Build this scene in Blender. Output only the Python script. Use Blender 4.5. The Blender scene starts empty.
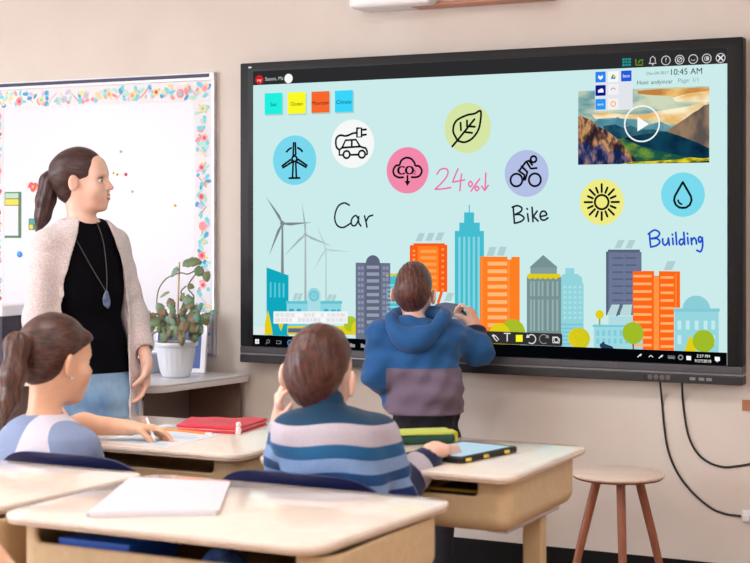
import bpy, bmesh, math, random
import numpy as np
from mathutils import Vector, Matrix

random.seed(7)
SC = bpy.context.scene
COL = SC.collection
R = math.radians

# ------------------------------------------------------------------ camera geometry
TH = R(26.5)          # the camera looks this far left of square-on to the board wall
FPX = 1540.0          # focal length in pixels of a 750 px wide frame
HC = 1.39             # lens height
DC = 6.42
HOR = 222.0           # horizon row
CAM = np.array([DC * math.sin(TH), -DC * math.cos(TH), HC])
FW = np.array([-math.sin(TH), math.cos(TH), 0.0])
RT = np.array([math.cos(TH), math.sin(TH), 0.0])


def ray(px, py):
    return FW + RT * ((px - 375) / FPX) + np.array([0, 0, -(py - HOR) / FPX])


def on_y(px, py, y):
    r = ray(px, py)
    return CAM + r * ((y - CAM[1]) / r[1])


def on_z(px, py, z):
    r = ray(px, py)
    return CAM + r * ((z - HC) / r[2])


# ------------------------------------------------------------------ materials
def s2l(c):
    c = c / 255.0
    return c / 12.92 if c <= 0.04045 else ((c + 0.055) / 1.055) ** 2.4


def rgb(c):
    return (s2l(c[0]), s2l(c[1]), s2l(c[2]), 1.0)


def new_mat(name):
    m = bpy.data.materials.new(name)
    m.use_nodes = True
    nt = m.node_tree
    return m, nt, nt.nodes['Principled BSDF']


def mat(name, col, rough=0.5, metal=0.0, col2=None, scale=20.0, stretch=(1, 1, 1), bump=0.0, bscale=None,
        sheen=0.0, coat=0.0, spec=0.5, detail=4.0, lo=0.35, hi=0.65, trans=0.0, sss=0.0):
    m, nt, b = new_mat(name)
    b.inputs['Roughness'].default_value = rough
    b.inputs['Metallic'].default_value = metal
    b.inputs['Specular IOR Level'].default_value = spec
    b.inputs['Coat Weight'].default_value = coat
    b.inputs['Coat Roughness'].default_value = 0.15
    b.inputs['Sheen Weight'].default_value = sheen
    if sss:
        b.inputs['Subsurface Weight'].default_value = sss
        b.inputs['Subsurface Radius'].default_value = (0.012, 0.005, 0.003)
        b.inputs['Subsurface Scale'].default_value = 0.6
    if trans:
        b.inputs['Transmission Weight'].default_value = trans
    b.inputs['Base Color'].default_value = rgb(col)
    N, L = nt.nodes, nt.links
    tc = None
    if col2 is not None or bump:
        tc = N.new('ShaderNodeTexCoord')
        mp = N.new('ShaderNodeMapping')
        mp.inputs['Scale'].default_value = stretch
        L.new(tc.outputs['Object'], mp.inputs['Vector'])
    if col2 is not None:
        nz = N.new('ShaderNodeTexNoise')
        nz.inputs['Scale'].default_value = scale
        nz.inputs['Detail'].default_value = detail
        L.new(mp.outputs[0], nz.inputs['Vector'])
        cr = N.new('ShaderNodeValToRGB')
        cr.color_ramp.elements[0].position = lo
        cr.color_ramp.elements[1].position = hi
        cr.color_ramp.elements[0].color = rgb(col)
        cr.color_ramp.elements[1].color = rgb(col2)
        L.new(nz.outputs['Fac'], cr.inputs['Fac'])
        L.new(cr.outputs['Color'], b.inputs['Base Color'])
    if bump:
        nb = N.new('ShaderNodeTexNoise')
        nb.inputs['Scale'].default_value = bscale or scale
        nb.inputs['Detail'].default_value = 3
        L.new(mp.outputs[0], nb.inputs['Vector'])
        bp = N.new('ShaderNodeBump')
        bp.inputs['Strength'].default_value = bump
        bp.inputs['Distance'].default_value = 0.004
        L.new(nb.outputs['Fac'], bp.inputs['Height'])
        L.new(bp.outputs['Normal'], b.inputs['Normal'])
    return m


def ramp_mat(name, stops, rough=0.85, attr='u', bump=0.25, bscale=220.0, sheen=0.15, mottle=0.10):
    """cloth whose woven stripes follow the attribute u (constant colour steps)"""
    m, nt, b = new_mat(name)
    N, L = nt.nodes, nt.links
    b.inputs['Roughness'].default_value = rough
    b.inputs['Specular IOR Level'].default_value = 0.25
    b.inputs['Sheen Weight'].default_value = sheen
    at = N.new('ShaderNodeAttribute')
    at.attribute_name = attr
    cr = N.new('ShaderNodeValToRGB')
    cr.color_ramp.interpolation = 'CONSTANT'
    el = cr.color_ramp.elements
    while len(el) < len(stops):
        el.new(0.5)
    for e, (p, c) in zip(el, stops):
        e.position = p
        e.color = rgb(c)
    L.new(at.outputs['Fac'], cr.inputs['Fac'])
    tc = N.new('ShaderNodeTexCoord')
    nz = N.new('ShaderNodeTexNoise')
    nz.inputs['Scale'].default_value = bscale
    nz.inputs['Detail'].default_value = 3
    L.new(tc.outputs['Object'], nz.inputs['Vector'])
    hs = N.new('ShaderNodeHueSaturation')
    mr = N.new('ShaderNodeMapRange')
    mr.inputs['To Min'].default_value = 1 - mottle * 2
    mr.inputs['To Max'].default_value = 1 + mottle * 2
    L.new(nz.outputs['Fac'], mr.inputs['Value'])
    L.new(mr.outputs[0], hs.inputs['Value'])
    L.new(cr.outputs['Color'], hs.inputs['Color'])
    L.new(hs.outputs['Color'], b.inputs['Base Color'])
    bp = N.new('ShaderNodeBump')
    bp.inputs['Strength'].default_value = bump
    bp.inputs['Distance'].default_value = 0.003
    L.new(nz.outputs['Fac'], bp.inputs['Height'])
    L.new(bp.outputs['Normal'], b.inputs['Normal'])
    return m


_em = {}


def emis(c, k=1.0):
    """a lit pixel colour of the display"""
    key = (tuple(c), k)
    if key in _em:
        return _em[key]
    m = bpy.data.materials.new('lit_%02x%02x%02x' % tuple(int(v) for v in c))
    m.use_nodes = True
    nt = m.node_tree
    nt.nodes.clear()
    o = nt.nodes.new('ShaderNodeOutputMaterial')
    e = nt.nodes.new('ShaderNodeEmission')
    e.inputs['Color'].default_value = rgb(c)
    e.inputs['Strength'].default_value = k
    nt.links.new(e.outputs[0], o.inputs[0])
    try:
        m.cycles.emission_sampling = 'NONE'
    except Exception:
        pass
    _em[key] = m
    return m


def emis_noise(name, c1, c2, scale=6, stretch=(1, 1, 1), lo=0.4, hi=0.6, c3=None):
    m = bpy.data.materials.new(name)
    m.use_nodes = True
    nt = m.node_tree
    nt.nodes.clear()
    N, L = nt.nodes, nt.links
    o = N.new('ShaderNodeOutputMaterial')
    e = N.new('ShaderNodeEmission')
    tc = N.new('ShaderNodeTexCoord')
    mp = N.new('ShaderNodeMapping')
    mp.inputs['Scale'].default_value = stretch
    nz = N.new('ShaderNodeTexNoise')
    nz.inputs['Scale'].default_value = scale
    nz.inputs['Detail'].default_value = 5
    cr = N.new('ShaderNodeValToRGB')
    el = cr.color_ramp.elements
    el[0].position, el[1].position = lo, hi
    el[0].color, el[1].color = rgb(c1), rgb(c2)
    if c3:
        q = el.new((lo + hi) / 2)
        q.color = rgb(c3)
    L.new(tc.outputs['Object'], mp.inputs[0])
    L.new(mp.outputs[0], nz.inputs['Vector'])
    L.new(nz.outputs['Fac'], cr.inputs['Fac'])
    L.new(cr.outputs[0], e.inputs['Color'])
    L.new(e.outputs[0], o.inputs[0])
    try:
        m.cycles.emission_sampling = 'NONE'
    except Exception:
        pass
    return m


# ------------------------------------------------------------------ objects
def tag(o, label=None, cat=None, group=None, kind=None):
    if label:
        o['label'] = label
    if cat:
        o['category'] = cat
    if group:
        o['group'] = group
    if kind:
        o['kind'] = kind
    return o


def thing(name, label, cat, loc=(0, 0, 0), group=None, rotz=0.0):
    o = bpy.data.objects.new(name, None)
    COL.objects.link(o)
    o.location = tuple(float(v) for v in loc)
    o.rotation_euler = (0, 0, rotz)
    o.empty_display_size = 0.1
    return tag(o, label, cat, group)


def root_loc(p):
    while p.parent is not None:
        p = p.parent
    return Vector(p.location)


def link_mesh(name, me, m, parent=None, world=True, origin=None):
    """mesh data in world coordinates -> object; under a parent the root's place is taken off"""
    o = bpy.data.objects.new(name, me)
    COL.objects.link(o)
    if m is not None:
        for q in (m if isinstance(m, (list, tuple)) else [m]):
            me.materials.append(q)
    if parent is not None:
        o.parent = parent
        if world:
            me.transform(Matrix.Translation(-root_loc(parent)))
    elif origin is not None:
        me.transform(Matrix.Translation(-Vector(origin)))
        o.location = origin
    return o


def obj(name, bm, m, parent=None, smooth=False, world=True, origin=None, sharp=40):
    bmesh.ops.recalc_face_normals(bm, faces=bm.faces[:])
    me = bpy.data.meshes.new(name)
    if smooth:
        for f in bm.faces:
            f.smooth = True
        for e in bm.edges:
            if len(e.link_faces) == 2 and e.calc_face_angle(0) > R(sharp):
                e.smooth = False
    bm.to_mesh(me)
    bm.free()
    return link_mesh(name, me, m, parent, world, origin)


def structure(name, bm, m, parent=None, **k):
    o = obj(name, bm, m, parent, **k)
    o['kind'] = 'structure'
    return o


def add_box(bm, lo, hi, bev=0.0, seg=2, rot=None, piv=None):
    lo, hi = Vector(lo), Vector(hi)
    r = bmesh.ops.create_cube(bm, size=1.0)
    vs = r['verts']
    c, s = (lo + hi) / 2, hi - lo
    for v in vs:
        v.co = Vector((v.co.x * s.x, v.co.y * s.y, v.co.z * s.z)) + c
    if bev:
        es = list({e for v in vs for e in v.link_edges})
        g = bmesh.ops.bevel(bm, geom=es, offset=bev, segments=seg, affect='EDGES', profile=0.5)
        vs = list({v for f in g['faces'] for v in f.verts} | {v for v in vs if v.is_valid})
    if rot is not None:
        bmesh.ops.rotate(bm, verts=[v for v in vs if v.is_valid], cent=piv or c, matrix=rot)
    return bm


def box(lo, hi, bev=0.0, seg=2, **k):
    return add_box(bmesh.new(), lo, hi, bev, seg, **k)


def add_tube(bm, pts, rad, n=10, cap=True, closed=False):
    pts = [Vector(p) for p in pts]
    rads = rad if isinstance(rad, (list, tuple)) else [rad] * len(pts)
    rings, prev = [], None
    m = len(pts)
    for i, p in enumerate(pts):
        if closed:
            t = (pts[(i + 1) % m] - pts[i - 1]).normalized()
        else:
            t = (pts[min(i + 1, m - 1)] - pts[max(i - 1, 0)]).normalized()
        if prev is None:
            a = t.orthogonal().normalized()
        else:
            a = (prev - t * prev.dot(t))
            a = a.normalized() if a.length > 1e-6 else t.orthogonal().normalized()
        prev = a
        b = t.cross(a)
        rings.append([bm.verts.new(p + (a * math.cos(2 * math.pi * k / n) + b * math.sin(2 * math.pi * k / n)) * rads[i])
                      for k in range(n)])
    for i in range(m if closed else m - 1):
        r0, r1 = rings[i], rings[(i + 1) % m]
        for k in range(n):
            bm.faces.new((r0[k], r0[(k + 1) % n], r1[(k + 1) % n], r1[k]))
    if cap and not closed:
        bm.faces.new(rings[0])
        bm.faces.new(rings[-1])
    return bm


def tube(pts, rad, n=10, **k):
    return add_tube(bmesh.new(), pts, rad, n, **k)


def catmull(pts, sub=8):
    P = [Vector(p) for p in pts]
    P = [P[0] * 2 - P[1]] + P + [P[-1] * 2 - P[-2]]
    out = []
    for i in range(1, len(P) - 2):
        for k in range(sub):
            t = k / sub
            a, b, c, d = P[i - 1], P[i], P[i + 1], P[i + 2]
            out.append(0.5 * ((2 * b) + (c - a) * t + (2 * a - 5 * b + 4 * c - d) * t * t + (3 * b - a - 3 * c + d) * t ** 3))
    out.append(P[-2])
    return out


def add_lathe(bm, prof, c=(0, 0, 0), n=40, flute=0.0, fn=24, fz=None):
    """prof: list of (radius, z)"""
    rings = []
    for r, z in prof:
        ring = []
        for k in range(n):
            a = 2 * math.pi * k / n
            rr = r
            if flute and fz and fz[0] < z < fz[1]:
                rr = r * (1 + flute * abs(math.sin(a * fn / 2)))
            ring.append(bm.verts.new((c[0] + rr * math.cos(a), c[1] + rr * math.sin(a), c[2] + z)))
        rings.append(ring)
    for i in range(len(rings) - 1):
        for k in range(n):
            bm.faces.new((rings[i][k], rings[i][(k + 1) % n], rings[i + 1][(k + 1) % n], rings[i + 1][k]))
    bm.faces.new(rings[0])
    bm.faces.new(rings[-1])
    return bm


def rounded_poly(pts, rads, seg=8):
    """2D polygon with rounded corners"""
    n = len(pts)
    out = []
    for i in range(n):
        p0, p, p1 = Vector(pts[i - 1]), Vector(pts[i]), Vector(pts[(i + 1) % n])
        r = rads[i] if isinstance(rads, (list, tuple)) else rads
        if r <= 0:
            out.append((p.x, p.y))
            continue
        d0, d1 = (p0 - p).normalized(), (p1 - p).normalized()
        ang = d0.angle(d1)
        t = r / math.tan(ang / 2)
        a, b = p + d0 * t, p + d1 * t
        for k in range(seg + 1):
            u = k / seg
            q = a * (1 - u) ** 2 + p * 2 * u * (1 - u) + b * u * u
            out.append((q.x, q.y))
    return out


def add_prism(bm, poly, z0, z1, bev=0.0):
    """horizontal slab from a 2D outline, top and bottom rims softly rounded"""
    n = len(poly)
    cx = sum(p[0] for p in poly) / n
    cy = sum(p[1] for p in poly) / n

    def inset(d):
        out = []
        for i in range(n):
            a, p, b = Vector(poly[i - 1]), Vector(poly[i]), Vector(poly[(i + 1) % n])
            t = (b - a).normalized()
            nn = Vector((-t.y, t.x))
            if nn.dot(Vector((cx, cy)) - p) < 0:
                nn = -nn
            out.append(p + nn * d)
        return out
    levels = [(0, z0), (0, z1)] if not bev else \
        [(bev, z0), (bev * .3, z0 + bev * .3), (0, z0 + bev), (0, z1 - bev), (bev * .3, z1 - bev * .3), (bev, z1)]
    rings = [[bm.verts.new((p[0], p[1], z)) for p in inset(d)] for d, z in levels]
    for i in range(len(rings) - 1):
        for k in range(n):
            bm.faces.new((rings[i][k], rings[i][(k + 1) % n], rings[i + 1][(k + 1) % n], rings[i + 1][k]))
    bm.faces.new(rings[0])
    bm.faces.new(rings[-1])
    return bm


def copy_tree(o, parent=None, shift=None):
    c = o.copy()
    COL.objects.link(c)
    c.parent = parent
    if shift is not None:
        c.location = Vector(o.location) + Vector(shift)
    for ch in list(o.children):
        copy_tree(ch, c)
    return c


# ------------------------------------------------------------------ flat pictures on a plane facing the class
class Pic:
    def __init__(s, y0, step=0.0003):
        s.y0, s.step, s.P = y0, step, []

    def poly(s, pts, m, layer=1):
        s.P.append(([(float(p[0]), float(p[1])) for p in pts], m, layer))

    def disc(s, c, r, m, layer=1, n=40, rz=None):
        s.poly([(c[0] + r * math.cos(2 * math.pi * k / n), c[1] + (rz or r) * math.sin(2 * math.pi * k / n)) for k in range(n)], m, layer)

    def ring(s, c, r, w, m, layer=1, n=36, a0=0.0, a1=360.0):
        pts = [(c[0] + r * math.cos(R(a0 + (a1 - a0) * k / n)), c[1] + r * math.sin(R(a0 + (a1 - a0) * k / n))) for k in range(n + 1)]
        s.line(pts, w, m, layer, caps=False)

    def line(s, pts, w, m, layer=1, caps=True, smooth=False):
        pts = [Vector((float(p[0]), float(p[1]))) for p in pts]
        if smooth and len(pts) > 2:
            q = catmull([(p.x, p.y, 0) for p in pts], 6)
            pts = [Vector((p.x, p.y)) for p in q]
        L_, R_ = [], []
        n = len(pts)
        for i, p in enumerate(pts):
            a, b = pts[max(i - 1, 0)], pts[min(i + 1, n - 1)]
            t = (b - a)
            t = t.normalized() if t.length > 1e-9 else Vector((1, 0))
            q = Vector((-t.y, t.x)) * (w / 2)
            L_.append(p + q)
            R_.append(p - q)
        for i in range(n - 1):
            s.poly([L_[i], L_[i + 1], R_[i + 1], R_[i]], m, layer)
        if caps:
            for p in (pts[0], pts[-1]):
                s.disc(p, w / 2, m, layer, n=8)

    def text(s, body, c, h, m, layer=2, align='CENTER', shear=0.0, wscale=1.0):
        cu = bpy.data.curves.new('t', 'FONT')
        cu.body = body
        cu.size = h * 1.38
        cu.align_x = align
        cu.align_y = 'CENTER'
        cu.shear = shear
        o = bpy.data.objects.new('t', cu)
        me = o.to_mesh()
        for p in me.polygons:
            s.poly([(c[0] + me.vertices[v].co.x * wscale, c[1] + me.vertices[v].co.y) for v in p.vertices], m, layer)
        o.to_mesh_clear()
        bpy.data.objects.remove(o)
        bpy.data.curves.remove(cu)

    def build(s, name, parent=None, origin=None):
        vs, fs, mi, mats = [], [], [], []
        for pts, m, layer in s.P:
            if m not in mats:
                mats.append(m)
            # turn every face towards the class (normal -y)
            a = sum(pts[i - 1][0] * pts[i][1] - pts[i][0] * pts[i - 1][1] for i in range(len(pts)))
            if a < 0:
                pts = pts[::-1]
            k = len(vs)
            vs += [(p[0], s.y0 - layer * s.step, p[1]) for p in pts]
            fs.append(list(range(k, k + len(pts))))
            mi.append(mats.index(m))
        me = bpy.data.meshes.new(name)
        me.from_pydata(vs, [], fs)
        o = link_mesh(name, me, mats, parent, True, origin)
        for p, i in zip(me.polygons, mi):
            p.material_index = i
        return o


# ------------------------------------------------------------------ smooth solids from distance fields
def nrm(v):
    v = np.asarray(v, float)
    return v / np.linalg.norm(v)


def sph(c, r):
    c = np.asarray(c, float)
    return (lambda X, Y, Z: np.sqrt((X - c[0]) ** 2 + (Y - c[1]) ** 2 + (Z - c[2]) ** 2) - r), c - r, c + r


def cone(a, b, r1, r2=None):
    r2 = r1 if r2 is None else r2
    a, b = np.asarray(a, float), np.asarray(b, float)
    d = b - a
    dd = float(d @ d)

    def f(X, Y, Z):
        x, y, z = X - a[0], Y - a[1], Z - a[2]
        t = np.clip((x * d[0] + y * d[1] + z * d[2]) / dd, 0, 1)
        return np.sqrt((x - t * d[0]) ** 2 + (y - t * d[1]) ** 2 + (z - t * d[2]) ** 2) - (r1 + (r2 - r1) * t)
    m = max(r1, r2)
    return f, np.minimum(a - m, b - m), np.maximum(a + m, b + m)


def ell(c, rad, M=None):
    c, rad = np.asarray(c, float), np.asarray(rad, float)
    M = np.eye(3) if M is None else np.asarray(M, float)   # rows: local axes
    rm = rad.min()

    def f(X, Y, Z):
        x, y, z = X - c[0], Y - c[1], Z - c[2]
        q = 0
        g = 0
        for i in range(3):
            l = x * M[i, 0] + y * M[i, 1] + z * M[i, 2]
            q = q + (l / rad[i]) ** 2
            g = g + (l / rad[i] ** 2) ** 2
        k0 = np.sqrt(q)
        return k0 * (k0 - 1) / np.maximum(np.sqrt(g), 1e-6)
    ext = np.sqrt(((M * rad[:, None]) ** 2).sum(0))
    return f, c - ext, c + ext


def rbox(c, half, rnd, M=None):
    c, half = np.asarray(c, float), np.asarray(half, float)
    M = np.eye(3) if M is None else np.asarray(M, float)

    def f(X, Y, Z):
        x, y, z = X - c[0], Y - c[1], Z - c[2]
        s = 0
        mx = None
        for i in range(3):
            l = np.abs(x * M[i, 0] + y * M[i, 1] + z * M[i, 2]) - (half[i] - rnd)
            s = s + np.maximum(l, 0) ** 2
            mx = l if mx is None else np.maximum(mx, l)
        return np.sqrt(s) + np.minimum(mx, 0) - rnd
    ext = np.abs(M * half[:, None]).sum(0)
    return f, c - ext, c + ext


def loft(st, yaw=0.0, rnd=0.02, grow=0.0, fold=None, p=2.2, axis=None):
    """upright solid of elliptic rings. st: (z, cx, cy, rx, ry); rx along the yawed side axis, ry along its front"""
    st = np.array(sorted(st), float)
    zs = st[:, 0]
    ca, sa = math.cos(yaw), math.sin(yaw)
    z0, z1 = zs[0], zs[-1]
    zf = np.linspace(z0, z1, 120)

    def cr(col):       # smooth interpolation (monotone-ish cubic via local averaging)
        y = np.interp(zf, zs, st[:, col])
        k = np.array([1, 2, 3, 2, 1.0])
        k /= k.sum()
        for _ in range(3):
            y = np.convolve(np.pad(y, 2, mode='edge'), k, 'valid')
        return y
    cols = [cr(i) for i in range(1, 5)]

    def f(X, Y, Z):
        z = np.clip(Z, z0, z1)
        cx, cy, rx, ry = [np.interp(z, zf, c) for c in cols]
        rx, ry = rx + grow, ry + grow
        x, y = X - cx, Y - cy
        u = x * ca + y * sa
        v = -x * sa + y * ca
        k0 = (np.abs(u / rx) ** p + np.abs(v / ry) ** p) ** (1 / p)
        if fold is not None:
            k0 = k0 - fold(np.arctan2(v / ry, u / rx), Z)
        d2 = (k0 - 1) * np.minimum(rx, ry)
        dz = np.maximum(Z - z1, z0 - Z)
        a, b = d2 + rnd, dz + rnd
        return np.sqrt(np.maximum(a, 0) ** 2 + np.maximum(b, 0) ** 2) + np.minimum(np.maximum(a, b), 0) - rnd
    m = (st[:, 3:5].max() + abs(grow)) * 1.15
    lo = np.array([st[:, 1].min() - m, st[:, 2].min() - m, z0])
    hi = np.array([st[:, 1].max() + m, st[:, 2].max() + m, z1])
    return f, lo, hi


def smin(a, b, k):
    h = np.maximum(k - np.abs(a - b), 0) / k
    return np.minimum(a, b) - h * h * k * 0.25


class Vol:
    def __init__(s, vox=0.005):
        s.vox, s.ops = vox, []

    def add(s, pr, k=0.01):
        s.ops.append(('a', pr, k))
        return s

    def sub(s, pr, k=0.005):
        s.ops.append(('s', pr, k))
        return s

    def field(s, fn):
        """fn(D, X, Y, Z) -> D over the whole grid"""
        s.ops.append(('f', fn, 0))
        return s

    def mesh(s, name):
        v = s.vox
        lo = np.min([o[1][1] for o in s.ops if o[0] == 'a'], 0) - 4 * v
        hi = np.max([o[1][2] for o in s.ops if o[0] == 'a'], 0) + 4 * v
        n = np.ceil((hi - lo) / v).astype(int) + 1
        D = np.full(n, 0.5, np.float32)
        ax = [(lo[i] + v * np.arange(n[i])).astype(np.float32) for i in range(3)]
        for op, pr, k in s.ops:
            if op == 'f':
                D = pr(D, ax[0][:, None, None], ax[1][None, :, None], ax[2][None, None, :]).astype(np.float32)
                continue
            f, l, h = pr
            pad = k + 3 * v
            i0 = np.clip(np.floor((l - pad - lo) / v).astype(int), 0, n - 1)
            i1 = np.clip(np.ceil((h + pad - lo) / v).astype(int) + 1, 1, n)
            if (i1 <= i0).any():
                continue
            sl = tuple(slice(i0[i], i1[i]) for i in range(3))
            d = f(ax[0][sl[0]][:, None, None], ax[1][sl[1]][None, :, None], ax[2][sl[2]][None, None, :])
            if op == 'a':
                D[sl] = smin(D[sl], d, k)
            else:
                D[sl] = -smin(-D[sl], d, k)
        D[0], D[-1] = 0.1, 0.1
        D[:, 0], D[:, -1] = 0.1, 0.1
        D[:, :, 0], D[:, :, -1] = 0.1, 0.1
        return surfnet(D, lo, v, name)


def surfnet(D, lo, v, name):
    S = (D < 0)
    cnt = np.zeros(np.array(S.shape) - 1, np.uint8)
    cor = [(i, j, k) for i in (0, 1) for j in (0, 1) for k in (0, 1)]
    sh = S.shape
    for i, j, k in cor:
        cnt += S[i:sh[0] - 1 + i, j:sh[1] - 1 + j, k:sh[2] - 1 + k]
    act = np.argwhere((cnt > 0) & (cnt < 8))
    idx = np.full(cnt.shape, -1, np.int32)
    idx[act[:, 0], act[:, 1], act[:, 2]] = np.arange(len(act))
    V = {c: D[act[:, 0] + c[0], act[:, 1] + c[1], act[:, 2] + c[2]].astype(np.float64) for c in cor}
    acc = np.zeros((len(act), 3))
    num = np.zeros(len(act))
    for a in cor:
        for ax in range(3):
            if a[ax] == 0:
                b = list(a)
                b[ax] = 1
                b = tuple(b)
                va, vb = V[a], V[b]
                m = (va < 0) != (vb < 0)
                t = np.where(m, va / np.where(m, va - vb, 1), 0)
                p = np.tile(np.array(a, float), (len(act), 1))
                p[:, ax] += t
                acc += p * m[:, None]
                num += m
    P = lo + v * (act + acc / np.maximum(num, 1)[:, None])
    quads = []
    for ax in range(3):
        u, w = [(1, 2), (2, 0), (0, 1)][ax]
        a = [slice(0, sh[i]) for i in range(3)]
        b = [slice(0, sh[i]) for i in range(3)]
        a[ax], b[ax] = slice(0, sh[ax] - 1), slice(1, sh[ax])
        ch = S[tuple(a)] != S[tuple(b)]
        e = np.argwhere(ch)
        e = e[(e[:, u] > 0) & (e[:, w] > 0) & (e[:, u] < sh[u] - 1) & (e[:, w] < sh[w] - 1)]
        inside = S[e[:, 0], e[:, 1], e[:, 2]]
        du, dw = np.eye(3, dtype=int)[u], np.eye(3, dtype=int)[w]
        q = [idx[tuple((e - du - dw).T)], idx[tuple((e - dw).T)], idx[tuple(e.T)], idx[tuple((e - du).T)]]
        q = np.stack(q, 1)
        q[~inside] = q[~inside][:, ::-1]
        quads.append(q)
    Q = np.concatenate(quads)
    Q = Q[(Q >= 0).all(1)]
    me = bpy.data.meshes.new(name)
    me.vertices.add(len(P))
    me.vertices.foreach_set('co', P.astype(np.float32).ravel())
    me.loops.add(len(Q) * 4)
    me.loops.foreach_set('vertex_index', Q.astype(np.int32).ravel())
    me.polygons.add(len(Q))
    me.polygons.foreach_set('loop_start', np.arange(0, len(Q) * 4, 4, dtype=np.int32))
    me.polygons.foreach_set('use_smooth', np.ones(len(Q), bool))
    me.update(calc_edges=True)
    me.validate()
    return me


def set_u(me, fn):
    n = len(me.vertices)
    co = np.empty(n * 3, np.float32)
    me.vertices.foreach_get('co', co)
    co = co.reshape(-1, 3)
    a = me.attributes.new('u', 'FLOAT', 'POINT')
    a.data.foreach_set('value', fn(co[:, 0], co[:, 1], co[:, 2]).astype(np.float32))


def wrinkle(amp, seed=0, f=(18, 18, 30), n=5):
    rs = np.random.RandomState(seed)
    K = rs.randn(n, 3) * np.array(f)
    ph = rs.rand(n) * 6.28

    def fn(D, X, Y, Z):
        w = 0
        for k, p in zip(K, ph):
            w = w + np.sin(k[0] * X + k[1] * Y + k[2] * Z + p)
        return D + amp * w / n ** 0.5
    return fn

# ================================================================== MATERIALS
M_WALL = mat('painted_wall', (222, 213, 205), 0.85, col2=(217, 207, 198), scale=3.0, bump=0.05, bscale=180)
M_CEIL = mat('ceiling_paint', (240, 238, 234), 0.9)
M_FLOOR = mat('vinyl_floor', (168, 126, 96), 0.35, col2=(140, 102, 76), scale=9, stretch=(1, 1, 1))
M_BASE = mat('rubber_baseboard', (14, 12, 15), 0.6, spec=.2)
M_WHITE = mat('white_plastic', (240, 240, 244), 0.35)
M_BOARD = mat('whiteboard_enamel', (222, 222, 230), 0.25, spec=0.3)
M_ALU = mat('aluminium', (205, 205, 212), 0.35, metal=0.7)
M_NAVYRAIL = mat('dark_blue_rail', (38, 40, 78), 0.5)
M_BEZEL = mat('display_bezel', (24, 25, 28), 0.45, spec=.25)
M_BEZEL2 = mat('display_inner_bezel', (12, 12, 13), 0.4, spec=.25)
M_GUN = mat('display_speaker_bar', (84, 84, 90), 0.4, metal=0.3)
M_SILVER = mat('display_trim', (150, 150, 158), 0.3, metal=0.6)
M_DARK = mat('display_lower_bar', (40, 41, 44), 0.4)
M_BLACK = mat('black_plastic', (14, 14, 16), 0.5)
M_DESK = mat('desk_laminate', (240, 226, 214), 0.12, col2=(236, 220, 206), scale=30, coat=0.6)
M_DESK.node_tree.nodes['Principled BSDF'].inputs['Coat Roughness'].default_value = 0.04
M_EDGE = mat('desk_edge', (222, 196, 168), 0.35)
M_BIN = mat('desk_bin_plastic', (212, 186, 146), 0.5, col2=(204, 178, 138), scale=40, bump=0.12, bscale=300)
M_STEEL = mat('grey_steel', (120, 118, 120), 0.35, metal=0.8)
M_TAN = mat('tan_steel', (205, 178, 138), 0.45)
M_NAVY = mat('navy_plastic', (18, 27, 72), 0.35, bump=0.05, bscale=250)
M_PAPER = mat('paper', (228, 226, 232), 0.7)
M_PRINT = mat('printed_paper_blue', (186, 214, 232), 0.7)
M_INK = mat('grey_print', (150, 166, 190), 0.8)
M_RED = mat('red_vinyl', (222, 40, 64), 0.4, col2=(206, 30, 54), scale=14, bump=0.15, bscale=30)
M_PINKPAGE = mat('pink_lining', (244, 190, 186), 0.6)
M_PENCIL = mat('orange_pencil', (236, 142, 60), 0.4)
M_PINK = mat('eraser', (246, 226, 228), 0.6)
M_WOODTOP = mat('pale_wood', (240, 224, 212), 0.42, col2=(230, 208, 192), scale=6, stretch=(1, 14, 1))
M_WOODLEG = mat('stained_wood', (164, 104, 78), 0.4, col2=(146, 88, 64), scale=8, stretch=(14, 14, 1))
M_TABLE = mat('white_table_laminate', (232, 230, 234), 0.2)
M_TABEDGE = mat('table_edge', (222, 216, 216), 0.4)
M_PANEL = mat('brown_panel', (104, 82, 68), 0.6, col2=(96, 74, 60), scale=5)
M_GREYPANEL = mat('grey_brown_panel', (118, 106, 104), 0.6)
M_CABLE = mat('cable_rubber', (22, 22, 28), 0.5)
M_BLUECARD = mat('blue_card', (62, 96, 168), 0.5, col2=(50, 76, 140), scale=7)
M_GREEN = mat('green_card', (70, 128, 96), 0.6)
M_YEL = mat('yellow_card', (246, 214, 60), 0.6)
M_REDDOT = mat('red_enamel', (222, 44, 60), 0.4)
M_BLUDOT = mat('blue_enamel', (36, 146, 228), 0.35)
M_TEALDOT = mat('teal_print', (70, 160, 160), 0.6)
M_OR = mat('orange_print', (238, 140, 90), 0.6)

# ================================================================== ROOM SHELL
X0, X1, Y0, ZC = -4.6, 4.4, -8.6, 2.95
structure('floor', box((X0 - .1, Y0 - .1, -0.1), (X1 + .1, 0.1, 0)), M_FLOOR)
structure('ceiling', box((X0 - .1, Y0 - .1, ZC), (X1 + .1, 0.1, ZC + .1)), M_CEIL)
structure('wall_back', box((X0 - .1, 0, 0), (X1 + .1, 0.1, ZC)), M_WALL)
structure('wall_right', box((X1, Y0, 0), (X1 + .1, 0, ZC)), M_WALL)
structure('wall_front', box((X0 - .1, Y0 - .1, 0), (X1 + .1, Y0, ZC)), M_WALL)
structure('baseboard_back', box((X0, -0.014, 0), (X1, -0.0002, 0.111), 0.004, 1), M_BASE)
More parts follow.
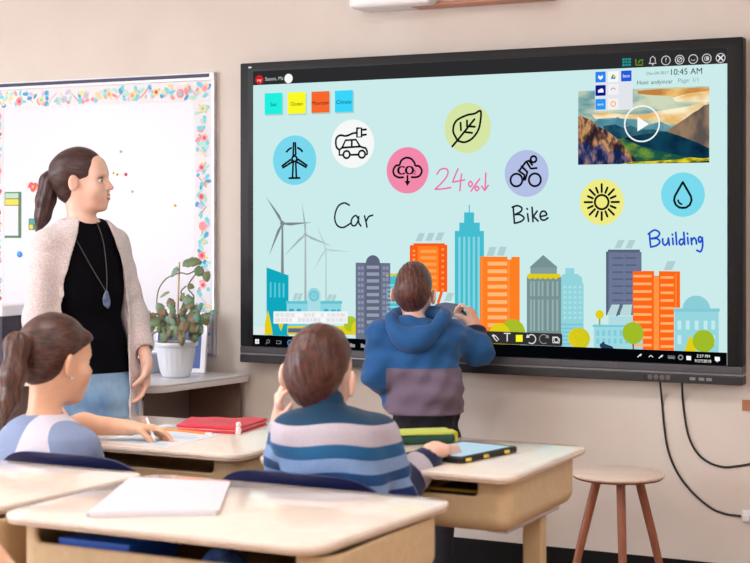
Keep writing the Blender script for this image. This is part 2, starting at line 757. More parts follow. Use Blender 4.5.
# left wall with a run of three windows
WZ0, WZ1 = 0.95, 2.55
WY = [(-7.9, -6.1), (-5.6, -3.8), (-3.3, -1.5)]
bm = bmesh.new()
add_box(bm, (X0 - .1, Y0, 0), (X0, 0, WZ0))
add_box(bm, (X0 - .1, Y0, WZ1), (X0, 0, ZC))
ys = [Y0] + [v for w in WY for v in w] + [0]
for a, b in zip(ys[0::2], ys[1::2]):
    add_box(bm, (X0 - .1, a, WZ0), (X0, b, WZ1))
structure('wall_left', bm, M_WALL)
M_GLASS = mat('window_glass', (250, 252, 255), 0.0, trans=1.0)
for i, (a, b) in enumerate(WY):
    bm = bmesh.new()
    for lo, hi in (((a, WZ0), (b, WZ0 + .05)), ((a, WZ1 - .05), (b, WZ1)), ((a, WZ0 + .05), (a + .05, WZ1 - .05)),
                   ((b - .05, WZ0 + .05), (b, WZ1 - .05)), (((a + b) / 2 - .025, WZ0 + .05), ((a + b) / 2 + .025, WZ1 - .05))):
        add_box(bm, (X0 - .08, lo[0], lo[1]), (X0 - .02, hi[0], hi[1]))
    w = structure('window_%d' % (i + 1), bm, M_WHITE)

# ================================================================== CEILING PANELS OUT OF VIEW, ADDED TO LIGHT THE ROOM
M_LAMP = bpy.data.materials.new('fill_lamp_diffuser')
M_LAMP.use_nodes = True
_b = M_LAMP.node_tree.nodes['Principled BSDF']
_b.inputs['Emission Color'].default_value = (1.0, 0.97, 0.95, 1)
LAMP_STRENGTH = 12.0
_b.inputs['Emission Strength'].default_value = LAMP_STRENGTH
lights = []
for cx in (-2.6, 0.2, 3.0):
    for cy in (-2.7, -5.0, -7.3):
        t = thing('added_ceiling_light', 'unseen white rectangular ceiling panel added to light the classroom', 'ceiling light', (cx, cy, ZC), 'added ceiling light panels')
        bm = bmesh.new()
        for lo, hi in (((-.63, -.33), (.63, -.3)), ((-.63, .3), (.63, .33)), ((-.63, -.3), (-.6, .3)), ((.6, -.3), (.63, .3))):
            add_box(bm, (cx + lo[0], cy + lo[1], ZC - .045), (cx + hi[0], cy + hi[1], ZC - .001))
        obj('frame', bm, M_WHITE, t)
        obj('diffuser', box((cx - .6, cy - .3, ZC - .035), (cx + .6, cy + .3, ZC - .006)), M_LAMP, t)

# ================================================================== WHITEBOARD, ITS BORDER AND MAGNETS
BX0, BX1, BZ0, BZ1 = -2.035, -0.775, 0.802, 2.047
t = thing('whiteboard', 'large wall whiteboard with a colourful floral border behind the standing woman', 'whiteboard', ((BX0 + BX1) / 2, 0, BZ0))
obj('board', box((BX0 + .012, -0.016, BZ0 + .012), (BX1 - .012, -0.0005, BZ1 - .012)), M_BOARD, t)
bm = bmesh.new()
add_box(bm, (BX0, -0.024, BZ0), (BX0 + .014, -0.0005, BZ1), .002, 1)
add_box(bm, (BX1 - .014, -0.024, BZ0), (BX1, -0.0005, BZ1), .002, 1)
add_box(bm, (BX0, -0.026, BZ0), (BX1, -0.0005, BZ0 + .016), .002, 1)
obj('frame', bm, M_ALU, t)
bm = bmesh.new()
add_box(bm, (BX0, -0.026, BZ1 - .034), (BX1, -0.0005, BZ1), .002, 1)
obj('top_rail', bm, M_WHITE, t)
obj('rail_insert', box((BX0 + .004, -0.030, BZ1 - .021), (BX1 - .025, -0.0262, BZ1 - .006), .001, 1), M_NAVYRAIL, t)['label'] = 'dark blue strip in the top rail'

PAL = [mat('border_cyan', (120, 212, 226), 0.7), mat('border_coral', (236, 150, 156), 0.7), mat('border_brown', (196, 142, 138), 0.7),
       mat('border_yellow', (244, 222, 150), 0.7), mat('border_pink', (240, 176, 190), 0.7), mat('border_mint', (176, 226, 214), 0.7),
       mat('border_red', (222, 80, 84), 0.7), mat('border_blue', (80, 160, 210), 0.7), mat('border_lilac', (206, 196, 226), 0.7),
       mat('border_rust', (190, 92, 60), 0.7)]
M_BORD = mat('border_paper', (230, 231, 236), 0.7)


def border(name, label, x0, z0, x1, z1, seed):
    rs = random.Random(seed)
    pc = Pic(-0.0172, 0.00025)
    hor = (x1 - x0) > (z1 - z0)
    n = int(max(x1 - x0, z1 - z0) / 0.062)
    L, W = max(x1 - x0, z1 - z0), min(x1 - x0, z1 - z0)

    def pt(a, b):
        return (x0 + a, z0 + b) if hor else (x0 + b, z0 + a)
    sc = [pt(0, 0)]
    m = int(L / 0.045)
    edge = []
    for k in range(m * 6 + 1):          # scalloped inner edge
        a = L * k / (m * 6)
        edge.append(a)
    lowb = lambda a: 0.004 * abs(math.sin(a / 0.045 * math.pi))
    if hor:
        pts = [pt(a, 0.004 - lowb(a)) for a in edge] + [pt(L, W), pt(0, W)]
    else:
        pts = [pt(a, 0.004 - lowb(a)) for a in edge] + [pt(L, W), pt(0, W)]
    pc.poly(pts, M_BORD, 0)
    cnt = [1]

    def nx():
        cnt[0] += 1
        return cnt[0] * .04
    for k in range(n):
        a0 = L * (k + .5) / n
        sgn = rs.choice((-1, 1))
        # twig
        vv = .5 + sgn * .22
        tw = [pt(min(max(a0 + (q - 1) * rs.uniform(.014, .024), 0), L), min(max(W * (vv - sgn * .22 * q), .008), W - .008)) for q in range(3)]
        pc.line(tw, rs.uniform(.003, .006), rs.choice([PAL[2], PAL[1], PAL[4], PAL[8], PAL[9] if seed == 3 else PAL[4]]), nx(), smooth=True)
        # leaves
        for q in range(rs.choice((5, 6, 7))):
            c = pt(min(max(a0 + rs.uniform(-.045, .045), .012), L - .012), rs.uniform(.014, W - .014))
            an, r1, r2 = rs.uniform(0, 3.14), rs.uniform(.009, .019), rs.uniform(.006, .011)
            pts = []
            for j in range(14):
                u = 2 * math.pi * j / 14
                px, pz = r1 * math.cos(u), r2 * math.sin(u)
                pts.append((c[0] + px * math.cos(an) - pz * math.sin(an), c[1] + px * math.sin(an) + pz * math.cos(an)))
            pc.poly(pts, rs.choice([PAL[0], PAL[0], PAL[0], PAL[5], PAL[5], PAL[1], PAL[7], PAL[8], PAL[3]] + ([PAL[9]] * 3 if seed == 3 else [])), nx())
        # flower
        if k % 2 == 0:
            c = pt(a0, W * rs.uniform(.35, .65))
            pc.disc(c, rs.uniform(.014, .021), rs.choice([PAL[3], PAL[4], PAL[1]]), nx(), n=12)
            pc.disc(c, .009, rs.choice([PAL[6], PAL[0], PAL[1]]), nx(), n=10)
    o = pc.build(name, None, ((x0 + x1) / 2, -0.017, z0))
    return tag(o, label, 'border strip', 'floral border strips')


bw = 0.088
border('border_strip', 'floral paper border strip along the top of the whiteboard', BX0 + .016, BZ1 - .036 - bw, BX1 - .02, BZ1 - .036, 1)
border('border_strip', 'floral paper border strip down the right edge of the whiteboard beside the plant', BX1 - .02 - bw, BZ0 + .02, BX1 - .02, BZ1 - .037 - bw, 2)
border('border_strip', 'rust and cyan paper border strip at the far left edge of the photo', BX0 + .016, BZ0 + .02, BX0 + .016 + bw * .7, BZ1 - .037 - bw, 3)


def magnet(px, py, r, m, label, name='magnet'):
    p = on_y(px, py, -0.02)
    bm = bmesh.new()
    add_lathe(bm, [(r * .9, 0), (r, .001), (r, .004), (r * .7, .0065), (r * .15, .007)], n=20)
    bmesh.ops.rotate(bm, verts=bm.verts[:], cent=(0, 0, 0), matrix=Matrix.Rotation(R(90), 3, 'X'))
    bmesh.ops.translate(bm, verts=bm.verts[:], vec=(p[0], -0.0162, p[2]))
    tag(obj(name, bm, m, smooth=True, origin=(p[0], -0.0162, p[2])), label, 'magnet', 'round magnets on the whiteboard')


magnet(19.3, 254.3, .0145, M_BLUDOT, 'round bright blue magnet low on the whiteboard left of the woman')
magnet(125.3, 174.3, .0075, M_REDDOT, 'small red magnet on the whiteboard in front of the woman\'s face')
magnet(116.5, 174.3, .006, M_YEL, 'tiny yellow magnet left of the small red magnet on the whiteboard')
magnet(112.5, 172.8, .006, mat('cream_enamel', (238, 224, 190), .5), 'tiny cream magnet nearest the woman\'s forehead on the whiteboard')
magnet(174.5, 205.5, .0065, M_YEL, 'small yellow magnet alone near the right border of the whiteboard')
M_GREYMAG = mat('grey_enamel', (214, 214, 220), .5)
magnet(120, 151.5, .008, M_GREYMAG, 'pale grey magnet highest on the whiteboard above the red one')
magnet(131.5, 191.5, .008, M_GREYMAG, 'pale grey magnet on the whiteboard right of the woman\'s mouth')


def board_card(name, label, cat, corners, parts):
    a, b = on_y(*corners[0], -0.018), on_y(*corners[1], -0.018)
    x0, z1, x1, z0 = a[0], a[2], b[0], b[2]
    t = thing(name, label, cat, ((x0 + x1) / 2, -0.0165, z0))
    for nm, (u0, v0, u1, v1), m, dy in parts:
        obj(nm, box((x0 + (x1 - x0) * u0, -0.018 - dy, z0 + (z1 - z0) * v0), (x0 + (x1 - x0) * u1, -0.0165, z0 + (z1 - z0) * v1), .0008, 1), m, t)
    return t


board_card('calendar', 'tall green-framed calendar card with a yellow picture on the whiteboard', 'calendar', ((4.5, 192), (21, 238)),
           [('backing', (0, 0, 1, 1), M_GREEN, 0), ('page', (.0, .05, .84, .70), M_PAPER, .0015), ('picture', (.05, .72, .85, .84), M_YEL, .0015),
            ('picture', (.05, .86, .85, .97), mat('pale_green_print', (176, 208, 190), .6), .0015)])
board_card('picture_card', 'small green and yellow card beside the woman\'s shoulder', 'card', ((28.5, 218.5), (36, 230)),
           [('backing', (0, 0, 1, 1), M_GREEN, 0), ('picture', (.15, .5, .9, .92), M_TEALDOT, .0015), ('picture', (.15, .08, .6, .46), M_YEL, .0015)])
# red flower cut-out
t = thing('paper_flower', 'small red and orange paper flower on the whiteboard behind the ponytail', 'decoration', on_y(33, 190, -.0165))
pc = Pic(-0.0175, .0006)
for (px, py, r, m) in [(31.5, 185.5, .016, M_REDDOT), (35.5, 186, .016, M_REDDOT), (33, 189, .014, M_REDDOT), (37.5, 188.5, .010, M_OR), (29, 186.5, .006, M_REDDOT),
                       (27.3, 184, .003, M_OR), (28, 189, .003, M_OR)]:
    p = on_y(px, py, -.017)
    pc.disc((p[0], p[2]), r, m, 1 + len(pc.P) * .5, n=14)
pc.build('petals', t)
p = on_y(33.3, 186.8, -.017)
pc = Pic(-0.0202, .0004)
pc.disc((p[0], p[2]), .007, M_YEL, 1, n=12)
pc.build('flower_centre', t)

# ================================================================== SHORT-THROW PROJECTOR ABOVE THE DISPLAY
t = thing('wall_projector', 'white wall-mounted unit with pinkish right half above the display', 'projector', (0.33, 0, 2.262))
xm = on_y(437, 6, -.1)[0]
obj('housing', box((-0.045, -0.16, 2.262), (xm, -0.0005, 2.42), .02, 4), M_WHITE, t, smooth=True)
M_PEACH = mat('peach_plastic', (238, 214, 204), 0.4)
obj('cover', box((xm + .002, -0.10, 2.272), (0.80, -0.0005, 2.42), .012, 3), M_PEACH, t, smooth=True)['label'] = 'peach coloured right half'
obj('bottom_strip', box((xm - .12, -0.102, 2.2605), (0.80, -0.004, 2.2712), .003, 2), mat('copper_strip', (196, 132, 104), .4), t)['label'] = 'copper brown strip'
bm = bmesh.new()
add_lathe(bm, [(.05, 0), (.05, .006), (.04, .010), (.015, .011)], n=30)
bmesh.ops.rotate(bm, verts=bm.verts[:], cent=(0, 0, 0), matrix=Matrix.Rotation(R(90), 3, 'X'))
bmesh.ops.translate(bm, verts=bm.verts[:], vec=(xm + .085, -0.1002, 2.325))
obj('lens', bm, mat('lens_glass', (170, 172, 182), .15), t, smooth=True)

# ================================================================== CABLES, OUTLET, PLATE
def cable(label, pts, px_off=-.0048):
    P = [on_y(x, y, px_off) for x, y in pts]
    P[0] = on_y(*pts[0], -.05)
    P[0][2] = 0.7885
    tag(obj('cable', tube(catmull(P, 8), .0042, 8), M_CABLE, smooth=True, origin=tuple(P[0])), label, 'cable')


cable('black cable looping from the display down to the lower right wall socket', [(660, 385), (662, 402), (664, 425), (668, 450), (677, 472), (692, 492), (711, 508), (726, 514), (741, 516)])
cable('shorter black cable curving from the display towards the right edge of the photo', [(682, 386), (683, 402), (686, 425), (690, 440), (698, 454), (710, 463), (724, 467), (738, 466), (756, 463)])
p = on_y(748, 517, 0)
t = thing('wall_socket', 'small white wall socket at the lower right where a cable ends', 'socket', (p[0], 0, p[2]))
obj('plate', box((p[0] - .02, -.008, p[2] - .022), (p[0] + .06, -.0005, p[2] + .026), .003, 2), M_WHITE, t)
obj('plug', box((p[0] - .016, -.028, p[2] - .012), (p[0] + .012, -.0085, p[2] + .012), .004, 2), M_WHITE, t)
a, b = on_y(742.5, 399.5, 0), on_y(760, 411.5, 0)
tag(obj('wall_plate', box((a[0], -.009, b[2]), (b[0], -.0005, a[2]), .002, 2), mat('brown_plate', (172, 116, 86), .5), origin=(a[0], -.005, b[2])),
    'brown rectangular plate on the wall below the right end of the display', 'wall plate')

# ================================================================== STOOL
c = np.array([1.157, -0.34, 0.481])
t = thing('stool', 'round pale wooden stool with three reddish legs below the display', 'stool', (c[0], c[1], 0))
obj('seat', add_lathe(bmesh.new(), [(.158, -.0), (.164, .003), (.166, .007), (.165, .012), (.160, .0155), (.05, .016)], c - [0, 0, .016], n=56), M_WOODTOP, t, smooth=True)
obj('seat_rim', add_lathe(bmesh.new(), [(.14, -.0225), (.158, -.021), (.163, -.017), (.16, -.0162)], c, n=56), M_WOODLEG, t, smooth=True)
for px0, px1 in ((597, 573), (617, 617.5), (636, 660)):
    dy0 = {597: -.05, 617: -.11, 636: -.03}[px0]
    # leg spread in the floor plane, kept to a real tripod
    pass
for ang in (208, 282, 330):
    pass
for tx, ty, bx, by in ((-.075, .0, -.185, .00), (.0, -.06, -.002, -.14), (.078, .03, .19, .05)):
    ca, sa = math.cos(TH), math.sin(TH)
    q = lambda x, y: (c[0] + x * ca - y * sa, c[1] + x * sa + y * ca)
    a, b = q(tx, ty), q(bx, by)
    obj('leg', tube([(a[0], a[1], c[2] - .0225), ((a[0] + b[0]) / 2, (a[1] + b[1]) / 2, c[2] / 2), (b[0], b[1], 0.0005)], [.0165, .0155, .0125], 14), M_WOODLEG, t, smooth=True)

# ================================================================== CORNER TABLE UNDER THE WHITEBOARD
TZ = .735
t = thing('side_table', 'white-topped corner table against the wall below the whiteboard holding the plant', 'table', (-1.2, -.3, 0))
poly = rounded_poly([(-2.3, -0.03), (-2.3, -.60), (-0.66, -.64), (-0.585, -0.03)], [.02, .06, .10, .02])
poly = rounded_poly([(-2.3, -0.03), (-2.3, -.62), (-0.665, -.62), (-0.585, -0.03)], [.02, .06, .09, .02])
obj('tabletop', add_prism(bmesh.new(), poly, TZ - .010, TZ, .004), M_TABLE, t, smooth=True)
obj('edge_band', add_prism(bmesh.new(), [(p[0] * .999 - .001, p[1] * .997) for p in poly], TZ - .034, TZ - .0105, .003), M_TABEDGE, t, smooth=True)
obj('back_panel', box((-2.25, -.055, .02), (-0.625, -.035, TZ - .036)), M_PANEL, t)
obj('side_panel', box((-0.905, -.40, .0), (-0.885, -.057, TZ - .036)), M_GREYPANEL, t)
obj('leg', tube([(-2.2, -.55, TZ - .036), (-2.2, -.55, 0)], .02, 12), M_BLACK, t)
obj('leg', tube([(-0.80, -.52, TZ - .036), (-0.95, -.54, .42), (-1.02, -.56, .001)], .017, 12), M_BLACK, t)

# picture leaning behind the plant
def framed(lo, hi, y, lean, m, name, label, cat):
    x0, z0 = lo
    x1, z1 = hi
    t = thing(name, label, cat, ((x0 + x1) / 2, y, z0))
    bm = bmesh.new()
    w = .018
    for a, b in (((x0, z0), (x1, z0 + w)), ((x0, z1 - w * .6), (x1, z1)), ((x0, z0 + w), (x0 + w * .4, z1 - w * .6)), ((x1 - w * 1.4, z0 + w), (x1, z1 - w * .6))):
        add_box(bm, (a[0], y - .012, a[1]), (b[0], y, b[1]))
    rot = Matrix.Rotation(-lean, 3, 'X')
    bmesh.ops.rotate(bm, verts=bm.verts[:], cent=(x0, y, z0), matrix=rot)
    obj('frame', bm, M_WHITE, t)
    bm = box((x0 + w * .4, y - .008, z0 + w), (x1 - w * 1.4, y - .002, z1 - w * .6))
    bmesh.ops.rotate(bm, verts=bm.verts[:], cent=(x0, y, z0), matrix=rot)
    obj('picture', bm, m, t)
    return t


a, b = on_y(156, 311, -.1), on_y(206, 352, -.1)
framed((a[0], TZ + .0005), (b[0], a[2]), -.10, R(6), M_BLUECARD, 'framed_picture', 'blue picture in a white frame leaning behind the potted plant', 'picture frame')
a = on_y(141, 300, -.16)
b = on_y(158, 372, -.16)
t = thing('tissue_box', 'small white tissue pack left of the plant pot behind the woman\'s hand', 'tissue box', ((a[0] + b[0]) / 2, -.2, TZ))
obj('box', box((a[0], -.26, TZ + .0005), (b[0] + .01, -.14, TZ + .085), .004, 2), M_WHITE, t)
obj('opening', box((a[0] + .018, -.2625, TZ + .02), (b[0] - .008, -.2602, TZ + .068)), M_BLACK, t)['label'] = 'dark window'
v = Vol(.004)
v.add(ell(((a[0] + b[0]) / 2, -.2, TZ + .12), (.03, .03, .05)), .02).add(ell(((a[0] + b[0]) / 2 + .012, -.195, TZ + .19), (.02, .02, .05)), .03)
v.field(wrinkle(.006, 4, (60, 60, 25)))
link_mesh('tissue', v.mesh('tissue'), M_PAPER, t)

# dark monitor with white surround at the far left
a, b = on_y(-14, 306, -.42), on_y(19, 352, -.42)
t = thing('storage_crate', 'dark crate with a white lid at the left edge of the photo behind the girl', 'crate', ((a[0] + b[0]) / 2, -.42, TZ))
M_CRATE = mat('dark_purple_plastic', (54, 46, 66), .5, col2=(40, 34, 48), scale=30)
zl = on_y(10, 317, -.42)[2]
obj('body', box((a[0] - .1, -.42, TZ + .0005), (b[0] - .09, -.24, zl), .006, 2), M_CRATE, t)
obj('lid', box((a[0] - .105, -.43, zl + .0005), (b[0] - .084, -.23, zl + .05), .008, 2), M_WHITE, t)

# ================================================================== STUDENT DESKS
DZ, DW, DD = .717, .79, .64


def make_desk(label, dw, near_r, far_r, slant=0.0):
    t = thing('student_desk', label, 'desk', (0, 0, 0), 'student desks')
    hw, hd = dw / 2, DD / 2
    poly = rounded_poly([(-hw, -hd), (hw - slant, -hd), (hw, hd), (-hw, hd)], [near_r, near_r, far_r, far_r], 10)
    obj('desktop', add_prism(bmesh.new(), poly, DZ - .017, DZ, .006), M_DESK, t, smooth=True)
    obj('edge_band', add_prism(bmesh.new(), [(p[0] * .992, p[1] * .992) for p in poly], DZ - .0215, DZ - .0172, .002), M_EDGE, t, smooth=True)
    # moulded storage bin: rounded tub, open at the top, letter-box opening on the pupil's side
    zt, zb = DZ - .030, .550
    bw, y0, y1 = hw - .025, -hd + .055, hd - .04
    c = np.array([0, (y0 + y1) / 2, (zb + zt + .06) / 2])
    half = np.array([bw, (y1 - y0) / 2, (zt + .06 - zb) / 2])
    v = Vol(.005)
    v.add(rbox(c, half, .045), .002)
    v.sub(rbox(c + [0, 0, .014], half - [.013, .013, .0], .035), .002)
    v.sub(rbox(np.array([-.02, y0, zb + .098 + .1]), np.array([bw - .075, .06, .1]), .012), .004)
    v.field(lambda D, X, Y, Z: np.maximum(D, Z - zt))
    me = v.mesh('storage_bin')
    link_mesh('storage_bin', me, M_BIN, t)
    for sx in (-1, 1):
        obj('top_bracket', box((sx * (bw - .16) - .02, -.2, zt - .004), (sx * (bw - .16) + .02, .2, DZ - .0218)), M_STEEL, t)
    for sx in (-1, 1):
        xl = sx * (bw - .075)
        obj('bin_rail', box((xl - .032, y0 + .10, zb - .0165), (xl + .032, y1 - .03, zb - .0005), .004, 2), M_ALU, t)
        obj('leg', box((xl - .030, .10, .031), (xl + .030, .145, zb - .017), .006, 2), M_TAN, t)
        obj('foot', box((xl - .024, -.25, .0005), (xl + .024, .27, .0305), .008, 2), M_TAN, t)
    return t


d0 = make_desk('student desk with a tablet in front of the boy in the striped sweater', DW, .06, .05)
XR = 1.375
d0.location = (XR - DW / 2, -1.955 + DD / 2, 0)
d1 = copy_tree(d0)
d1.location = (.528 - DW / 2, -1.945 + DD / 2, 0)
d1['label'] = 'student desk with a worksheet and red pouch beside the girl with a ponytail'
d2 = make_desk('nearest student desk with a closed white booklet on its glossy top', .885, .075, .06, .04)
d2.location = (1.376 - .885 / 2, -2.955 + DD / 2, 0)
d3 = copy_tree(d2)
d3.location = (.478 - .885 / 2, -2.955 + DD / 2, 0)
d3['label'] = 'student desk at the lower left mostly out of the frame beside the nearest desk'

# ================================================================== CHAIRS
def make_chair(label):
    t = thing('school_chair', label, 'chair', (0, 0, 0), 'navy school chairs')
    # back shell: curved plate, y towards the board is +
    bm = bmesh.new()
    w = .228
    nx, nz = 24, 10
    z0, z1 = .50, .742
    front, back = [], []
    for j in range(nz + 1):
        v = j / nz
        rf, rb = [], []
        for i in range(nx + 1):
            u = -1 + 2 * i / nx
            zz = z0 + (z1 - z0) * v - .035 * abs(u) ** 5 * v - .004 * u * u * v
            ww = w * (1 - .06 * (1 - v))
            y = .045 * u * u * 1.0 - .05 * v
            rf.append(bm.verts.new((ww * u, y + .006, zz)))
            rb.append(bm.verts.new((ww * u, y - .006, zz)))
        front.append(rf)
        back.append(rb)
    for j in range(nz):
        for i in range(nx):
            bm.faces.new((front[j][i], front[j][i + 1], front[j + 1][i + 1], front[j + 1][i]))
            bm.faces.new((back[j][i], back[j + 1][i], back[j + 1][i + 1], back[j][i + 1]))
    for i in range(nx):
        bm.faces.new((front[0][i], back[0][i], back[0][i + 1], front[0][i + 1]))
        bm.faces.new((front[nz][i], front[nz][i + 1], back[nz][i + 1], back[nz][i]))
    for j in range(nz):
        bm.faces.new((front[j][0], front[j + 1][0], back[j + 1][0], back[j][0]))
        bm.faces.new((front[j][nx], back[j][nx], back[j + 1][nx], front[j + 1][nx]))
    obj('backrest', bm, M_NAVY, t, smooth=True)
    poly = rounded_poly([(-.2, .02), (.2, .02), (.21, .40), (-.21, .40)], [.05, .05, .07, .07])
    obj('seat', add_prism(bmesh.new(), poly, .425, .44, .006), M_NAVY, t, smooth=True)
    for s in (-1, 1):
        bm = tube(catmull([(s * .165, -.0065, .62), (s * .165, -.004, .5), (s * .17, .03, .412), (s * .17, .2, .411), (s * .17, .36, .411)], 6), .0095, 10)
        obj('side_rail', bm, M_STEEL, t, smooth=True)
        obj('leg', tube([(s * .17, .06, .402), (s * .19, .0, .001)], .0095, 10), M_STEEL, t, smooth=True)
        obj('leg', tube([(s * .17, .33, .402), (s * .19, .38, .001)], .0095, 10), M_STEEL, t, smooth=True)
    return t


c0 = make_chair('navy plastic school chair under the boy in the striped sweater')
c0.location = (.893, -2.238, 0)
c1 = copy_tree(c0)
c1.location = (.152, -2.238, 0)
c1['label'] = 'navy plastic school chair under the girl with the ponytail'

# ================================================================== THINGS ON THE DESKS
z = DZ + .0006


def slab(pts, z0, z1, bev=0.0, rr=0.0):
    return add_prism(bmesh.new(), rounded_poly(pts, rr) if rr else pts, z0, z1, bev)


def pz(L):
    return [tuple(on_z(x, y, DZ)[:2]) for x, y in L]


# booklet on the nearest desk
P = pz([(90, 518.5), (216, 516), (229, 487.5), (131, 483)])
t = thing('booklet', 'closed white booklet lying on the nearest desk', 'booklet', (P[0][0], P[0][1], z))
obj('pages', slab(P, z, z + .009), M_PAPER, t)
P2 = pz([(88, 518), (219, 515.5), (230, 486.5), (130.5, 481.5)])
obj('cover', slab(P2, z + .0095, z + .0115), mat('booklet_cover', (222, 214, 220), .6), t)
obj('spine', tube([(P2[0][0], P2[0][1], z + .0055), (P2[3][0], P2[3][1], z + .0055)], .0052, 8), mat('booklet_spine', (206, 204, 226), .5), t)
# worksheet
P = pz([(92, 441), (166, 448), (223, 434.5), (152, 430.5)])
t = thing('worksheet', 'pale blue printed worksheet under the girl\'s pencil', 'paper', (P[0][0], P[0][1], z))
obj('sheet', slab(P, z, z + .0008), M_PAPER, t)
pc = []
bm = bmesh.new()
A, B, C, D = [Vector(p) for p in P]
for v0, v1, u0, u1 in [(.08, .2, .1, .9), (.26, .3, .1, .7), (.36, .4, .1, .85), (.46, .5, .1, .6), (.56, .72, .1, .9), (.78, .82, .1, .8), (.87, .91, .1, .65)]:
    f = lambda u, v: (A * (1 - u) + B * u) * (1 - v) + (D * (1 - u) + C * u) * v
    add_prism(bm, [tuple(f(u0, v0)), tuple(f(u1, v0)), tuple(f(u1, v1)), tuple(f(u0, v1))], z + .0009, z + .0011)
obj('print', bm, M_PRINT, t)
# red pouch
t = thing('pencil_pouch', 'flat red zip pouch on the far edge of the girl\'s desk', 'pouch', (.12, -1.4, z))
P = pz([(176, 431), (191, 423), (268, 424.5), (238, 434.5)])
obj('lower_shell', slab(P, z, z + .0075, .003, .02), M_RED, t, smooth=True)
obj('zip_lining', slab([(p[0] * .985 + .0018, p[1] * .99 - .0137) for p in P], z + .008, z + .011, .001, .02), M_PINKPAGE, t, smooth=True)['label'] = 'pale pink zip edge'
cxy = (sum(p[0] for p in P) / 4, sum(p[1] for p in P) / 4)
v = Vol(.004)
v.add(rbox((cxy[0], cxy[1], z + .021), (.13, .15, .011), .008), .01)


def quad_clip(D, X, Y, Z):
    d = -1.0
    n = 4
    for i in range(n):
        a, b = np.array(P[i]), np.array(P[(i + 1) % n])
        e = (b - a) / np.linalg.norm(b - a)
        nn = np.array([e[1], -e[0]])
        if nn @ (np.array(cxy) - a) > 0:
            nn = -nn
        d = np.maximum(d, (X - a[0]) * nn[0] + (Y - a[1]) * nn[1])
    return np.maximum(D, d)


v = Vol(.004)
v.add(rbox((cxy[0], cxy[1], z + .0165), (.24, .24, .0052), .004), .01)
v.field(quad_clip)
v.field(wrinkle(.0012, 3, (30, 30, 40)))
link_mesh('upper_shell', v.mesh('upper_shell'), M_RED, t)
# pencil lying by the pouch
a, b = on_z(163, 430.5, DZ), on_z(212, 435.5, DZ)
a[2] = b[2] = z + .0042
t = thing('pencil', 'orange pencil with a white eraser lying beside the red pouch', 'pencil', tuple(a))
q = a + (b - a) * .88
obj('shaft', tube([a, q], .004, 6), M_PENCIL, t)
obj('ferrule', tube([q, a + (b - a) * .94], .0042, 10), M_ALU, t)
obj('eraser', tube([a + (b - a) * .94, b], .0044, 10), M_PINK, t)
# little white figure-shaped eraser
c = on_z(238.5, 434.5, DZ)
t = thing('eraser_figure', 'tiny white figure-shaped eraser at the corner of the red pouch', 'eraser', tuple(c))
v = Vol(.0015)
v.add(ell((c[0], c[1], z + .013), (.0095, .008, .0135)), .002).add(sph((c[0], c[1], z + .031), .0085), .003)
v.add(sph((c[0] - .006, c[1] - .002, z + .004), .0045), .002).add(sph((c[0] + .006, c[1] - .002, z + .004), .0045), .002)
link_mesh('figure', v.mesh('figure'), M_PINK, t)
# pencil case (green with a lime top)
t = thing('pencil_case', 'dark green pencil case with a lime top on the boy\'s desk', 'pencil case', (.9, -1.42, z))
a, b = on_z(392, 446, DZ), on_z(455, 444, DZ)
e = nrm(b - a)
pv = np.array([-e[1], e[0], 0])
Mx = np.array([e, pv, [0, 0, 1.0]])
cc = (a + b) / 2 + pv * .05 + np.array([0, 0, .0006])
L2 = np.linalg.norm(b - a) / 2
M_DKGREEN = mat('green_fabric', (20, 70, 56), .7, bump=.3, bscale=120)
M_LIME = mat('lime_fabric', (196, 208, 92), .6, bump=.2, bscale=120)
v = Vol(.003)
v.add(rbox(cc + [0, 0, .0135], (L2, .05, .0135), .011, Mx), .004).field(wrinkle(.0015, 9, (40, 40, 40)))
link_mesh('case_body', v.mesh('case_body'), M_DKGREEN, t)
v = Vol(.003)
v.add(rbox(cc + [0, 0, .0325], (L2 * 1.0, .048, .0050), .005, Mx), .004).field(wrinkle(.001, 2, (40, 40, 40)))
link_mesh('lid', v.mesh('lid'), M_LIME, t)
v = Vol(.003)
v.add(rbox(cc + e * (L2 + .008) + [0, 0, .018], (.007, .032, .017), .006, Mx), .004)
link_mesh('end_tab', v.mesh('end_tab'), mat('yellow_tab', (222, 210, 40), .5), t)
# tablet
P = pz([(449, 461), (461, 464.5), (519, 452), (463, 446.5)])
A, B, C, D = np.array(P[0]), np.array(P[1]), np.array(P[2]), np.array(P[3])
P = [tuple(D + (B - C)), tuple(B), tuple(C), tuple(D)]
A = np.array(P[0])
t = thing('tablet', 'tablet in a thick black case with yellow corner studs under the boy\'s hand', 'tablet', (A[0], A[1], z))
obj('case', slab(P, z, z + .017, .004, .018), M_BLACK, t, smooth=True)
cen = sum(np.array(p) for p in P) / 4
obj('screen', slab([tuple(cen + (np.array(p) - cen) * .84) for p in P], z + .0171, z + .0176), emis((196, 224, 240), .95), t)
M_STUD = mat('yellow_rubber', (226, 202, 70), .5)
bw_ = (B - A) / np.linalg.norm(B - A)
for u in (.12, .42, .78):
    p = np.array(P[1]) * (1 - u) + np.array(P[2]) * u
    obj('corner_stud', box((p[0] - .012, p[1] - .006, z + .003), (p[0] + .012, p[1] + .004, z + .013), .003, 2,
                           rot=Matrix.Rotation(math.atan2(C[1] - B[1], C[0] - B[0]), 3, 'Z')), M_STUD, t)
# things in the desk bins
def bin_book(desk, dx, w, d, h, m, name, label, cat, y=-.14):
    x = desk.location.x + dx
    yy = desk.location.y + y
    tag(obj(name, box((x - w / 2, yy - d / 2, .5670), (x + w / 2, yy + d / 2, .5670 + h), .003, 2), m, origin=(x, yy, .5670)), label, cat)


